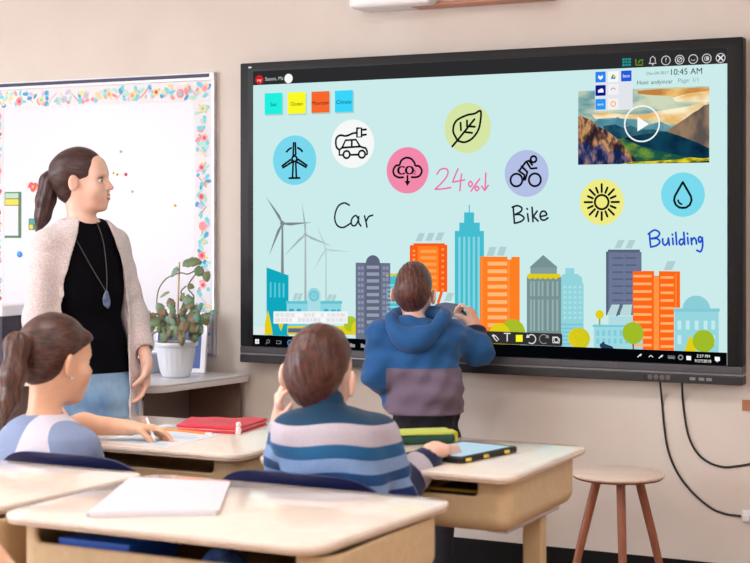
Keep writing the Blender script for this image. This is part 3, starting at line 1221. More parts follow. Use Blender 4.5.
bin_book(d2, -.22, .2, .2, .092, mat('bright_blue_cover', (30, 96, 206), .4), 'folder', 'bright blue folder stored in the bin of the nearest desk', 'folder', -.142)
v = Vol(.004)
x, y = d2.location.x + .08, d2.location.y - .17
v.add(ell((x, y, .612), (.05, .06, .048)), .01).add(ell((x + .03, y, .606), (.04, .05, .04)), .02).field(wrinkle(.004, 5, (40, 40, 40)))
me = v.mesh('hat')
tag(link_mesh('knit_hat', me, mat('navy_knit', (28, 52, 120), .8, col2=(60, 110, 170), scale=40), origin=(x, y, .578)), 'crumpled navy and blue knit hat in the bin of the nearest desk', 'hat')
bin_book(d0, .20, .16, .2, .084, mat('black_cover', (16, 16, 20), .5), 'notebook', 'black notebook in the bin of the desk under the tablet', 'notebook', -.145)
xx = d0.location.x
a = np.array([xx - .08, d0.location.y - .262, .6795])
tag(obj('ruler', box((xx - .02, d0.location.y - .232, .6515), (xx + .26, d0.location.y - .205, .6545), .001, 1), mat('yellow_plastic', (214, 172, 46), .4), origin=tuple(a)),
    'yellow ruler at the bin opening of the boy\'s desk', 'ruler')

# ================================================================== INTERACTIVE DISPLAY
VX0, VX1, VZ0, VZ1, VY = -0.602, 1.551, 0.789, 2.070, -0.09


def sc(px, py):
    p = on_y(px, py, VY)
    return (p[0], p[2])


def zm(ox, oy, k, kind=None):
    """reading taken from an enlarged crop -> place on the screen plane"""
    return lambda L: [sc(ox + x / k, oy + y / k) for x, y in L]


disp = thing('interactive_display', 'large black wall-mounted touch display showing a green city picture with icons', 'display', ((VX0 + VX1) / 2, 0, VZ0))
sx0, sx1 = sc(253.3, 200)[0], sc(727.3, 200)[0]
st, sb = sc(253.3, 71.5)[1], sc(253.3, 345.5)[1]       # lit area top / bottom
bm = bmesh.new()
add_box(bm, (VX0, -.090, sb - .004), (VX1, -.03, VZ1), .005, 3)
obj('housing', bm, M_BEZEL, disp, smooth=True)
bm = bmesh.new()
x0i, x1i = sx0 - .026, sx1 + .032
add_box(bm, (x0i, -.0906, sb - .0035), (x1i, -.0901, st + .008))
obj('inner_bezel', bm, M_BEZEL2, disp)
obj('wall_bracket', box((.1, -.0295, 1.1), (.9, -.0005, 1.8)), M_BLACK, disp)
zs = sc(253.3, 354.5)[1]
obj('speaker_bar', box((VX0, -.0912, zs + .006), (VX1, -.03, sb - .0045), .003, 2), M_GUN, disp)
obj('trim_strip', box((VX0, -.091, zs - .001), (VX1, -.03, zs + .0055), .001, 1), M_SILVER, disp)
lower = obj('lower_bar', box((VX0, -.093, VZ0), (VX1, -.03, zs - .0015), .004, 2), M_DARK, disp)
yl = -.0934
for px in (645.5, 650, 656, 662, 668):
    x, z_ = on_y(px, 379.6, yl)[0], (VZ0 + zs) / 2
    bm = add_lathe(bmesh.new(), [(.0095, 0), (.0095, .0012), (.006, .0014), (.0055, .0004)], n=18)
    bmesh.ops.rotate(bm, verts=bm.verts[:], cent=(0, 0, 0), matrix=Matrix.Rotation(R(90), 3, 'X'))
    bmesh.ops.translate(bm, verts=bm.verts[:], vec=(x, yl, z_))
    obj('front_button', bm, M_BLACK if px < 649 else M_STEEL, lower)
for px in (692.5, 701.5, 709):
    x = on_y(px, 381, yl)[0]
    obj('usb_port', box((x - .0105, yl - .001, z_ - .005), (x + .0105, yl + .0004, z_ + .006)), M_SILVER, lower)
x, z_ = sc(250, 67.5)
obj('maker_mark', box((x - .007, -.0906, z_ - .003), (x + .007, -.0899, z_ + .003)), M_SILVER, disp)

# ---- lit panel
BG = emis((203, 236, 235))
YS = -.0907
K, W_, GR = emis((14, 18, 22)), emis((250, 250, 250)), emis((150, 156, 160))
scr = Pic(YS)
scr.poly([(sx0, sb), (sx1, sb), (sx1, st), (sx0, st)], BG, 0)
screen = scr.build('screen', disp)


def lay(name, fn, base=1):
    p = Pic(YS - base * .0003)
    fn(p)
    return p.build(name, screen)


zt = sc(253.3, 85.3)[1]
zb = sc(253.3, 334.6)[1]
BAR = emis((44, 44, 46))
TB = emis((5, 6, 9))


def f_top(p):
    p.poly([(sx0, zt), (sx1, zt), (sx1, st), (sx0, st)], BAR, 0)
    c = sc(259.5, 79.8)
    p.disc(c, .020, emis((206, 32, 38)), 1)
    p.text('my', (c[0], c[1] - .002), .013, W_, 2)
    p.text('Saxon, Ms', sc(274.3, 78.8), .0160, emis((206, 210, 212)), 1)
    p.disc(sc(288.7, 78.5), .020, W_, 1)
    T = zm(590, 45, 5.172)
    q = T([(168, 70), (212, 68), (212, 108), (168, 110)])
    p.poly(q, emis((22, 158, 152)), 1)
    for a, b in (((182, 70), (182, 109)), ((197, 69), (197, 108)), ((168, 83), (212, 81)), ((168, 97), (212, 95))):
        p.line(T([a, b]), .003, BAR, 2, caps=False)
    g = emis((96, 130, 48))
    p.line(T([(238, 76), (238, 104), (272, 103), (272, 90)]), .006, g, 1)
    p.line(T([(252, 92), (258, 80), (274, 78)]), .006, g, 1)
    LG = emis((214, 214, 214))
    for x, y in ((325, 83), (393, 80), (464, 76), (534, 73), (604, 70), (676, 67)):
        c = T([(x, y)])[0]
        if x > 330:
            p.ring(c, .0165, .003, LG, 1)
        else:
            p.line([(c[0] - .014, c[1] - .009), (c[0] - .010, c[1] - .004), (c[0] - .009, c[1] + .010), (c[0], c[1] + .018), (c[0] + .009, c[1] + .010),
                    (c[0] + .010, c[1] - .004), (c[0] + .014, c[1] - .009), (c[0] - .014, c[1] - .009)], .003, LG, 1)
            p.disc((c[0], c[1] - .014), .003, LG, 1, n=10)
        if x == 393:
            p.text('?', c, .018, LG, 2)
        if x == 464:
            p.ring(c, .009, .003, LG, 1)
            p.line([(c[0] - .005, c[1] - .004), (c[0] + .005, c[1] + .005)], .0025, LG, 1)
        if x == 534:
            p.ring((c[0], c[1] + .002), .0075, .002, LG, 1, a0=200, a1=340)
        if x == 604:
            p.ring(c, .008, .002, LG, 1)
            p.disc((c[0] + .002, c[1]), .005, LG, 1, n=14)
        if x == 676:
            for s in (-1, 1):
                p.line([(c[0] - .009, c[1] - .009 * s), (c[0] + .009, c[1] + .009 * s)], .004, W_, 1)


lay('top_menu_bar', f_top)


def f_task(p):
    p.poly([(sx0, sb), (sx1, sb), (sx1, zb), (sx0, zb)], TB, 0)
    zc = (sb + zb) / 2
    zc2 = zb - .028
    x = sc(257.8, 339)[0]
    for i in (-1, 1):
        for j in (-1, 1):
            p.poly([(x + i * .0052 - .0045, zc2 + j * .0052 - .0045), (x + i * .0052 + .0045, zc2 + j * .0052 - .0045),
                    (x + i * .0052 + .0045, zc2 + j * .0052 + .0045), (x + i * .0052 - .0045, zc2 + j * .0052 + .0045)], W_, 1)
    x = sc(268.5, 339)[0]
    p.ring((x + .002, zc2 + .002), .007, .002, GR, 1)
    p.line([(x - .003, zc2 - .003), (x - .009, zc2 - .009)], .0025, GR, 1)
    x = sc(279, 339)[0]
    p.line([(x - .009, zc2 - .006), (x + .009, zc2 - .006), (x + .009, zc2 + .006), (x - .009, zc2 + .006), (x - .009, zc2 - .006)], .002, GR, 1)
    p.line([(x + .013, zc2 - .007), (x + .013, zc2 + .007)], .002, GR, 1)
    x = sc(290.5, 340)[0]
    p.ring((x, zc2), .010, .005, emis((40, 140, 226)), 1, a0=-20, a1=310)
    for px in (353, 364):
        x = sc(px, 342)[0]
        p.poly([(x - .012, zc2 - .008), (x + .012, zc2 - .008), (x + .012, zc2 + .004), (x, zc2 + .004), (x - .003, zc2 + .008), (x - .012, zc2 + .008)], GR, 1)
    T = zm(600, 340, 5.555)
    for x, y in ((222, 85), (340, 91)):
        q = T([(x - 10, y + 9), (x - 2, y + 2)])
        p.line(q, .003, W_, 1)
        q = T([(x - 3, y - 1), (x + 4, y + 5), (x + 13, y - 6), (x + 8, y - 10)])
        p.poly(q, W_, 1)
    p.line(T([(275, 93), (285, 84), (296, 94)]), .003, W_, 1)
    p.line(T([(381, 87), (418, 89), (418, 103), (381, 101), (381, 87)]), .002, GR, 1)
    p.line(T([(386, 95), (413, 97)]), .003, GR, 1)
    p.ring(T([(450, 96)])[0], .008, .004, GR, 1)
    p.poly(T([(482, 87), (508, 89), (508, 112), (482, 110)]), W_, 1)
    p.text('2:37 PM', T([(576, 90)])[0], .0112, W_, 1)
    p.text('9/27/2018', T([(574, 117)])[0], .0112, W_, 1)
    p.poly(T([(640, 92), (668, 94), (668, 116), (658, 116), (654, 124), (648, 115), (640, 114)]), W_, 1)


lay('taskbar', f_task, 16)

# ---- sticky notes
for (x0, y0, x1, y1), c, s, tx in (((264.8, 93.4, 282.4, 113.9), (34, 240, 222), 'Sea', .7), ((288.0, 92.6, 305.8, 113.4), (252, 250, 36), 'Ocean', .95),
                                   ((311.6, 91.8, 329.6, 112.4), (250, 104, 46), 'Mountain', .95), ((335, 90.8, 353, 111.6), (56, 214, 250), 'Climate', 1)):
    def f_note(p):
        a, b = sc(x0, y0), sc(x1, y1)
        p.poly([(a[0] + .003, b[1] - .006), (b[0] + .005, b[1] - .006), (b[0] + .005, a[1] - .006), (a[0] + .003, a[1] - .006)], emis((172, 208, 208)), 0)
        p.poly([(a[0], b[1]), (b[0], b[1]), (b[0], a[1]), (a[0], a[1])], emis(c), 1)
        p.text(s, ((a[0] + b[0]) / 2, (a[1] + b[1]) / 2 - .004), .0165, K, 2)
    lay('sticky_note', f_note)

# ---- round icons
LW = .0085


def badge(px, py, rpx, col, fn):
    def f(p):
        c = sc(px, py)
        dep = FPX / 1.0
        r = rpx * ((c[0] - CAM[0]) * FW[0] + (VY - CAM[1]) * FW[1]) / FPX
        p.disc(c, r, emis(col), 0, n=56)
        fn(p, c, r)
    lay('icon', f)


def U(c, r):
    return lambda L: [(c[0] + x * r, c[1] + y * r) for x, y in L]


def i_turbine(p, c, r):
    u = U(c, r)
    p.ring(u([(0, .06)])[0], .11 * r, LW, K, 1)
    for a in (90, 210, 330):
        ca, sa = math.cos(R(a)), math.sin(R(a))
        L = [(.16 * ca - .06 * sa, .06 + .16 * sa + .06 * ca), (.66 * ca - .04 * sa, .06 + .66 * sa + .04 * ca), (.66 * ca + .04 * sa, .06 + .66 * sa - .04 * ca),
             (.16 * ca + .06 * sa, .06 + .16 * sa - .06 * ca)]
        p.line(u(L + L[:1]), LW, K, 1)
    for a0, a1 in ((35, 75), (105, 145)):
        p.ring(u([(0, .06)])[0], .46 * r, LW, K, 1, a0=a0, a1=a1)
    p.line(u([(-.06, -.1), (-.09, -.7)]), LW, K, 1)
    p.line(u([(.06, -.1), (.09, -.7)]), LW, K, 1)
    p.line(u([(-.24, -.72), (.24, -.72)]), LW, K, 1)


def i_car(p, c, r):
    u = U(c, r)
    k = lambda L: u([((x - 342) / 62.0, -(y - 260) / 66.0) for x, y in L])
    p.line(k([(314, 290), (304, 290), (304, 276), (312, 270), (322, 250), (352, 249), (364, 268), (380, 273), (384, 280), (384, 290), (379, 290)]), LW, K, 1)
    p.line(k([(336, 290), (358, 290)]), LW, K, 1)
    p.line(k([(312, 270), (364, 268)]), LW, K, 1)
    p.line(k([(340, 250), (340, 268)]), LW, K, 1)
    for x in (325, 369):
        p.ring(k([(x, 289)])[0], .15 * r, LW, K, 1)
    p.line(k([(304, 276), (295, 266), (295, 245), (306, 236), (324, 238), (342, 232), (354, 230)]), LW, K, 1, smooth=True)
    p.line(k([(355, 218), (368, 218), (368, 242), (355, 242), (355, 218)]), LW, K, 1)
    for y in (223, 237):
        p.line(k([(368, y), (381, y - 1)]), LW, K, 1)


def i_co2(p, c, r):
    u = U(c, r)
    p.line(u([(-.2, -.3), (-.42, -.3), (-.62, -.2), (-.68, 0), (-.56, .2), (-.38, .24), (-.3, .42), (-.08, .54), (.16, .5), (.32, .34), (.38, .2), (.56, .16), (.68, -.02), (.6, -.22), (.42, -.3), (.2, -.3)]),
           LW, K, 1, smooth=True)
    for q in (-.03, 0, .03):
        p.text('CO', u([(-.09 + q, -.02)])[0], .38 * r, K, 1 + q)
    p.text('2', u([(.34, -.1)])[0], .2 * r, K, 1)
    p.line(u([(0, -.24), (0, -.56)]), LW, K, 1)
    p.poly(u([(-.14, -.46), (.14, -.46), (0, -.68)]), K, 1)


def i_leaf(p, c, r):
    u = U(c, r)
    p.line(u([(-.46, -.44), (-.62, -.1), (-.5, .28), (-.06, .5), (.3, .56), (.56, .66), (.56, .3), (.46, -.1), (.2, -.42), (-.12, -.56), (-.42, -.5)]), LW, K, 1, smooth=True)
    p.line(u([(-.66, -.72), (-.36, -.4), (.3, .34)]), LW, K, 1)
    for a, b in (((-.3, .22), (-.28, -.08)), ((-.02, .3), (-.02, .06)), ((-.1, -.16), (.2, -.2)), ((.1, .06), (.32, .04))):
        p.line(u([a, b]), LW, K, 1)


def i_bike(p, c, r):
    u = U(c, r)
    for x in (-.46, .38):
        p.ring(u([(x, -.28)])[0], .27 * r, LW, K, 1)
    p.ring(u([(.32, .6)])[0], .13 * r, LW, K, 1)
    p.line(u([(-.3, .16), (-.02, .5), (.12, .54)]), LW, K, 1)
    p.line(u([(-.36, .12), (-.1, -.06), (-.12, -.28)]), LW, K, 1)
    p.line(u([(-.22, .3), (.04, .06), (-.06, -.26)]), LW * 1.1, K, 1)
    p.line(u([(.04, .44), (.2, .2), (.46, .22)]), LW, K, 1)
    p.line(u([(.12, .54), (.26, .36)]), LW, K, 1)


def i_sun(p, c, r):
    u = U(c, r)
    p.ring(c, .31 * r, LW, K, 1)
    for k in range(16):
        a = R(22.5 * k)
        l = .78 if k % 2 == 0 else .68
        p.line(u([(.44 * math.cos(a), .44 * math.sin(a)), (l * math.cos(a), l * math.sin(a))]), LW, K, 1)


def i_drop(p, c, r):
    u = U(c, r)
    L = [(0, .56), (.2, .22), (.37, -.08), (.4, -.26), (.32, -.46), (.16, -.58), (0, -.6), (-.16, -.58), (-.32, -.46), (-.4, -.26), (-.37, -.08), (-.2, .22), (0, .56)]
    p.line(u(L), LW, K, 1)
    p.ring(u([(0, -.22)])[0], .22 * r, LW * .8, K, 1, a0=180, a1=265)


badge(294.6, 160.2, 24.8, (122, 216, 238), i_turbine)
badge(352.6, 143.8, 24.2, (247, 248, 248), i_car)
badge(407.6, 170.3, 23.2, (243, 138, 172), i_co2)
badge(467.6, 128.0, 25.2, (214, 230, 164), i_leaf)
badge(526.6, 173.4, 23.4, (180, 192, 230), i_bike)
badge(601.8, 202.1, 22.9, (240, 236, 132), i_sun)
badge(682.9, 194.6, 22.2, (122, 218, 238), i_drop)


# ---- handwriting
def write(strokes, T, col, w, name='handwritten_word'):
    def f(p):
        for s in strokes:
            p.line(T(s), w, col, 1, smooth=len(s) > 2)
    lay(name, f)


BLK = emis((34, 40, 44))
write([[(332, 42), (318, 36), (302, 44), (293, 64), (292, 84), (300, 100), (315, 104), (330, 96), (336, 92)],
       [(357, 80), (350, 71), (341, 77), (337, 88), (340, 98), (349, 98), (356, 86), (358, 74)], [(358, 74), (358, 90), (364, 100)],
       [(374, 72), (378, 88), (381, 103)], [(379, 86), (386, 74), (397, 70)]], zm(230, 190, 2.778), BLK, .0074)
write([[(229, 52), (231, 78), (233, 104)], [(226, 54), (242, 49), (256, 56), (252, 68), (233, 77)], [(233, 77), (250, 77), (263, 87), (254, 98), (234, 104)],
       [(274, 74), (277, 98)], [(272, 58), (273.5, 60)], [(288, 54), (291, 99)], [(304, 66), (292, 82)], [(292, 82), (307, 97)],
       [(313, 83), (333, 78), (328, 67), (318, 68), (313, 80), (317, 92), (327, 94), (338, 87)]], zm(440, 190, 3.125), BLK, .0074)
write([[(218, 72), (219, 92), (221, 112)], [(214, 75), (233, 63), (249, 71), (243, 84), (221, 90)], [(221, 90), (242, 90), (250, 100), (240, 111), (222, 116)],
       [(259, 90), (260, 104), (267, 110), (275, 101), (277, 88)], [(277, 88), (280, 110)], [(290, 88), (292, 108)], [(289, 76), (290, 78)], [(300, 70), (303, 108)],
       [(325, 93), (315, 92), (311, 103), (318, 109), (326, 98)], [(325, 70), (328, 108)], [(337, 86), (339, 106)], [(336, 73), (337, 75)],
       [(348, 88), (350, 108)], [(349, 97), (357, 87), (363, 94), (365, 106)], [(382, 87), (374, 84), (371, 94), (376, 101), (383, 90)],
       [(383, 86), (384, 112), (378, 130), (366, 126)]], zm(580, 210, 3.13), emis((28, 82, 206)), .0074)
PK = emis((238, 116, 166))
write([[(575, 345), (585, 332), (601, 330), (606, 342), (595, 362), (570, 387)], [(570, 387), (590, 386), (614, 382)], [(634, 330), (626, 348), (619, 367)], [(619, 367), (652, 361)],
       [(644, 344), (641, 366), (639, 391)], [(668, 364), (663, 372), (668, 380), (674, 372), (668, 364)], [(694, 358), (682, 374), (670, 392)],
       [(686, 378), (681, 384), (686, 391), (692, 384), (686, 378)], [(711, 342), (709, 388)], [(699, 378), (708, 390)], [(708, 390), (718, 376)]], zm(230, 50, 2.778), PK, .0066)

# ---- city picture along the bottom of the screen
cA, cB, cC = zm(230, 190, 2.778), zm(440, 190, 3.125), zm(580, 210, 3.13)


def E_(*c):
    return emis(c)


def rects(p, T, L, m, layer):
    for a, b, c, d in L:
        p.poly(T([(a, b), (c, b), (c, d), (a, d)]), m, layer)


def vtop(T, pt, x0, x1):
    pass


def tower(name, T, x0, y0, x1, y1, col, extra):
    def f(p):
        a, b = T([(x0, y0), (x1, y0)])
        lo = zb
        p.poly([(a[0], lo), (b[0], lo), (b[0], (a[1] + b[1]) / 2), (a[0], (a[1] + b[1]) / 2)], emis(col), 1)
        extra(p)
    lay(name, f, 1)


def f_mills(p):
    for hub, tips, base, col, wk in (((146, 93), ((100, 18), (230, 90), (108, 184)), (147, 232), (128, 138, 142), .010), ((210, 124), ((200, 33), (286, 157), (150, 184)), (210, 310), (168, 182, 184), .008),
                                     ((267, 165), ((240, 95), (336, 171), (230, 227)), (267, 315), (188, 206, 207), .006)):
        m = emis(col)
        h = cA([hub])[0]
        for t in tips:
            q = cA([t])[0]
            d = Vector((q[0] - h[0], q[1] - h[1]))
            n = Vector((-d.y, d.x)).normalized()
            p.poly([(h[0] - n.x * wk * .3, h[1] - n.y * wk * .3), (h[0] + d.x * .25 - n.x * wk, h[1] + d.y * .25 - n.y * wk), q, (h[0] + n.x * wk * .4, h[1] + n.y * wk * .4)], m, 1)
        b = cA([base])[0]
        p.poly([(h[0] - wk * .4, h[1]), (h[0] + wk * .4, h[1]), (h[0] + wk * .7, b[1]), (h[0] - wk * .7, b[1])], m, 1)
        p.disc(h, wk * 1.1, m, 2, n=14)


lay('wind_turbines', f_mills, 1)
PANEL = E_(176, 208, 210)


def panels(p, T, L, w, h, layer=1, s=9):
    for x, y in L:
        p.poly(T([(x, y + h), (x + w, y + h), (x + w + s, y), (x + s, y)]), PANEL, layer)


def f_city(p):
    # left: slanted teal block
    q = cA([(102, 215), (163, 237), (163, 400), (102, 400)])
    p.poly([(q[3][0], zb), (q[2][0], zb), (q[1][0], q[1][1]), (q[0][0], q[0][1])], E_(16, 168, 190), 1)
    rects(p, cA, [(111, 256, 116, 298), (123, 257, 128, 298), (135, 258, 140, 298), (147, 259, 152, 298)], E_(92, 200, 214), 2)
    # town hall
    rects(p, cA, [(158, 312, 310, 345)], E_(138, 214, 226), 2)
    rects(p, cA, [(156, 308, 312, 316)], E_(100, 196, 210), 3)
    rects(p, cA, [(165, 330, 178, 338), (186, 330, 198, 338), (262, 331, 274, 339), (282, 332, 294, 340), (298, 332, 306, 340)], E_(44, 170, 198), 3)
    rects(p, cA, [(216, 292, 252, 345)], E_(170, 222, 228), 4)
    p.disc(cA([(234, 292)])[0], 0.0307, E_(150, 214, 222), 4)
    p.ring(cA([(234, 294)])[0], 0.0180, 0.0060, E_(96, 190, 206), 5)
    p.disc(cA([(234, 294)])[0], 0.0107, E_(130, 206, 222), 5)
    panels(p, cA, [(174, 286), (186, 287), (268, 290), (280, 291)], 10, 20, 2, 7)
    # meadow and road
    g = zb + .001
    q = cA([(118, 372), (330, 366), (380, 380), (380, 405), (118, 400)])
    rects(p, cA, [(160, 378, 345, 402)], E_(226, 206, 24), 2)
    rects(p, cA, [(162, 384, 300, 396)], E_(96, 100, 138), 3)
    rects(p, cA, [(160, 372, 260, 378)], E_(104, 204, 226), 2)
    p.poly(cA([(94, 402), (96, 385), (100, 358), (106, 334), (112, 358), (117, 385), (119, 402)]), E_(226, 206, 24), 4)
    p.poly(cA([(134, 370), (150, 370), (142, 392)]), E_(226, 206, 24), 4)
    p.disc(cA([(336, 372)])[0], 0.0320, E_(172, 196, 40), 4)
    p.disc(cA([(357, 385)])[0], 0.0320, E_(226, 210, 24), 5)
    # grey domed tower
    c1, c2, c3 = E_(108, 116, 140), E_(96, 102, 126), E_(152, 158, 178)
    q = cA([(350, 205), (446, 203), (446, 410)])
    p.poly([(q[0][0], zb), (q[1][0], zb), (q[1][0], q[1][1]), (q[0][0], q[1][1])], c1, 6)
    p.disc(cA([(398, 203)])[0], 0.0324, c2, 7)
    q = cA([(376, 203), (420, 203)])
    p.poly([(q[0][0], zb), (q[1][0], zb), (q[1][0], q[1][1]), (q[0][0], q[1][1])], c2, 7)
    rects(p, cA, [(381, y, 415, y + 9) for y in range(210, 395, 19)], c3, 8)
    rects(p, cA, [(x, y, x + 7, y + 9) for y in range(212, 395, 16) for x in (356, 365, 425, 434)], E_(140, 148, 170), 7)
    # teal block behind the boy
    q = cA([(430, 236), (482, 234)])
    p.poly([(q[0][0], zb), (q[1][0], zb), (q[1][0], q[1][1]), (q[0][0], q[1][1])], E_(70, 190, 208), 5)
    rects(p, cA, [(436, y, 476, y + 5) for y in range(262, 400, 12)], E_(140, 216, 226), 6)
    for x in (438, 450, 462):
        p.disc(cA([(x, 236)])[0], 0.0074, E_(226, 206, 24), 6, n=18)


lay('city_buildings', f_city, 1)


def f_mid(p):
    O1, O2, OL = E_(250, 92, 26), E_(255, 128, 34), E_(255, 184, 120)
    # first orange block
    panels(p, cA, [(516, 120), (543, 119), (570, 118)], 17, 22)
    rects(p, cA, [(502, 153, 604, 283)], O2, 1)
    rects(p, cA, [(510, 148, 597, 156)], O1, 2)
    rects(p, cA, [(500, 154, 522, 283), (580, 152, 604, 283)], O1, 2)
    rects(p, cA, [(530, y, 574, y + 9) for y in range(166, 282, 18)], E_(255, 160, 80), 3)
    rects(p, cA, [(508, y, 515, y + 6) for y in range(166, 282, 12)] + [(588, y, 595, y + 6) for y in range(162, 282, 16)], E_(255, 160, 80), 3)
    p.line(cA([(588, 284), (579, 312)]), .012, O1, 1)
    panels(p, cA, [(596, 286)], 18, 22)
    # teal skyscraper
    t1, t2 = E_(70, 190, 208), E_(134, 214, 224)
    q = cB([(47, 130), (138, 128)])
    p.poly([(q[0][0], zb), (q[1][0], zb), (q[1][0], q[1][1]), (q[0][0], q[1][1])], t1, 4)
    rects(p, cB, [(61, 102, 125, 131), (76, 70, 107, 103)], t1, 4)
    rects(p, cB, [(90.5, 46, 94, 72)], t1, 4)
    for x in (58, 73, 88, 103, 118):
        q = cB([(x, 146), (x + 7, 146)])
        p.poly([(q[0][0], zb), (q[1][0], zb), (q[1][0], q[1][1]), (q[0][0], q[1][1])], t2, 5)
    # grey car shape
    D_ = E_(104, 108, 126)
    p.poly(cA([(560, 400), (560, 330), (574, 316), (600, 312), (632, 316), (650, 332), (656, 352), (656, 400)]), D_, 6)
    rects(p, cA, [(575, 352, 652, 358)], E_(150, 150, 164), 7)
    # second orange block
    panels(p, cB, [(146, 178), (178, 177)], 22, 28)
    q = cB([(126, 209), (250, 209)])
    p.poly([(q[0][0], zb), (q[1][0], zb), (q[1][0], q[1][1]), (q[0][0], q[1][1])], O2, 8)
    rects(p, cB, [(212, 206, 224, 217)], BG, 9)
    rects(p, cB, [(131, 212, 134, 440), (214, 218, 218, 440)], E_(250, 150, 70), 9)
    rects(p, cB, [(150, y, 211, y + 12) for y in range(224, 440, 24)], OL, 9)
    p.disc(cB([(228, 446)])[0], 0.0533, E_(168, 190, 40), 10)
    p.disc(cB([(188, 452)])[0], 0.0451, E_(226, 206, 24), 11)


lay('city_buildings', f_mid, 1)


def f_grey(p):
    g1, g2 = E_(118, 146, 146), E_(150, 176, 176)
    t1, t2 = E_(146, 212, 220), E_(120, 198, 212)
    q = cB([(374, 290), (449, 292)])
    p.poly([(q[0][0], zb), (q[1][0], zb), (q[1][0], q[1][1]), (q[0][0], q[1][1])], t1, 1)
    p.poly(cB([(374, 292), (378, 268), (390, 262), (430, 262), (444, 274), (446, 292)]), t1, 1)
    rects(p, cB, [(392, 244, 420, 264)], t1, 1)
    rects(p, cB, [(x, y, x + 9, y + 7) for y in range(300, 412, 16) for x in (386, 402, 418, 434)], E_(172, 224, 230), 2)
    rects(p, cB, [(376, y, 448, y + 5) for y in range(418, 490, 12)], t2, 2)
    q = cB([(272, 272), (379, 272)])
    p.poly([(q[0][0], zb), (q[1][0], zb), (q[1][0], q[1][1]), (q[0][0], q[1][1])], g1, 3)
    p.poly(cB([(283, 272), (283, 240), (366, 240), (366, 272)]), E_(132, 158, 158), 3)
    p.poly(cB([(280, 242), (323, 203), (369, 242)]), g1, 4)
    for x in (282, 292, 306, 318, 334, 350, 364):
        q = cB([(x, 290), (x + 5, 290)])
        for y0, y1 in ((285, 332), (342, 440), (448, 500)):
            rects(p, cB, [(x, y0, x + 6, y1)], g2, 4)
    rects(p, cB, [(274, 262, 376, 273)], E_(226, 206, 24), 4)
    for x in range(282, 376, 16):
        p.disc(cB([(x, 270)])[0], 0.0107, E_(226, 206, 24), 5, n=18)
    p.disc(cB([(430, 462)])[0], 0.0377, E_(226, 206, 24), 6)


lay('city_buildings', f_grey, 1)


def f_right(p):
    b1, b2, b3 = E_(108, 120, 150), E_(88, 98, 124), E_(150, 214, 222)
    O1, OL = E_(255, 104, 22), E_(255, 178, 112)
    panels(p, cC, [(108, 94), (142, 94)], 20, 26, 1, 12)
    q = cC([(82, 131), (193, 131)])
    p.poly([(q[0][0], zb + .13), (q[1][0], zb + .13), (q[1][0], q[1][1]), (q[0][0], q[1][1])], b1, 2)
    rects(p, cC, [(88, 124, 188, 133)], b2, 2)
    rects(p, cC, [(x, y, x + 34, y + 5) for y in range(148, 330, 22) for x in (102, 142)], b2, 3)
    rects(p, cC, [(82, 131, 90, 330)], b2, 3)
    # pale houses at its foot
    q = cC([(44, 362), (200, 362)])
    p.poly([(q[0][0], zb), (q[1][0], zb), (q[1][0], q[1][1]), (q[0][0], q[1][1])], E_(158, 218, 226), 4)
    rects(p, cC, [(40, 360, 204, 366)], E_(120, 200, 214), 5)
    rects(p, cC, [(90, 332, 172, 362)], E_(176, 220, 226), 4)
    rects(p, cC, [(x, 376, x + 9, 394) for x in range(52, 196, 18)] + [(x, 402, x + 9, 418) for x in range(52, 196, 18)], E_(128, 204, 220), 5)
    p.poly(cC([(84, 330), (116, 330), (128, 296), (100, 296)]), E_(186, 216, 218), 5)
    p.poly(cC([(124, 330), (160, 330), (164, 296), (136, 296)]), E_(186, 216, 218), 5)
    p.line(cC([(116, 330), (128, 296)]), .006, b2, 6)
    p.disc(cC([(62, 327)])[0], 0.0168, E_(226, 206, 24), 5)
    p.line(cC([(62, 340), (62, 362)]), .006, E_(160, 150, 40), 4)
    p.line(cC([(70, 424), (98, 434)]), .02, E_(44, 60, 96), 7)
    p.disc(cC([(74, 416)])[0], 0.0049, E_(44, 60, 96), 7)
    # orange twin block
    panels(p, cC, [(262, 160)], 26, 28, 1, 12)
    q = cC([(197, 192), (295, 192), (295, 440)])
    p.poly([(q[0][0], zb), (q[1][0], zb), (q[1][0], q[1][1]), (q[0][0], q[1][1])], O1, 8)
    rects(p, cC, [(166, 192, 198, 400)], O1, 8)
    rects(p, cC, [(250, 192, 314, 306)], O1, 8)
    rects(p, cC, [(233, 190, 248, 206)], BG, 10)
    rects(p, cC, [(232, 208, 248, 440)], E_(255, 150, 70), 9)
    rects(p, cC, [(299, 198, 303, 306)], E_(255, 140, 60), 9)
    rects(p, cC, [(168, y, 225, y + 8) for y in range(203, 430, 24)] + [(253, y + 4, 294, y + 12) for y in range(203, 430, 24)], OL, 9)
    # pale domed hall
    q = cC([(297, 312), (435, 314)])
    p.poly([(q[0][0], zb), (q[1][0], zb), (q[1][0], q[1][1]), (q[0][0], q[1][1])], b3, 11)
    rects(p, cC, [(294, 308, 438, 318)], E_(130, 202, 212), 12)
    p.disc(cC([(365, 312)])[0], 0.0525, E_(140, 206, 216), 10)
    rects(p, cC, [(x, 346, x + 12, 374) for x in (306, 332, 360, 388, 412)] + [(x, 392, x + 12, 420) for x in (306, 412)], E_(196, 234, 238), 12)
    # trees
    p.line(cC([(167, 400), (168, 440)]), .006, E_(120, 100, 40), 12)
    p.disc(cC([(167, 385)])[0], 0.0414, E_(160, 188, 40), 13)
    p.poly(cC([(328, 442), (336, 416), (347, 390), (358, 416), (366, 444)]), E_(226, 206, 24), 13)
    p.disc(cC([(388, 410)])[0], 0.0414, E_(160, 188, 40), 14)
    p.disc(cC([(0, 402)])[0], 0.0410, E_(206, 200, 30), 6)


lay('city_buildings', f_right, 1)


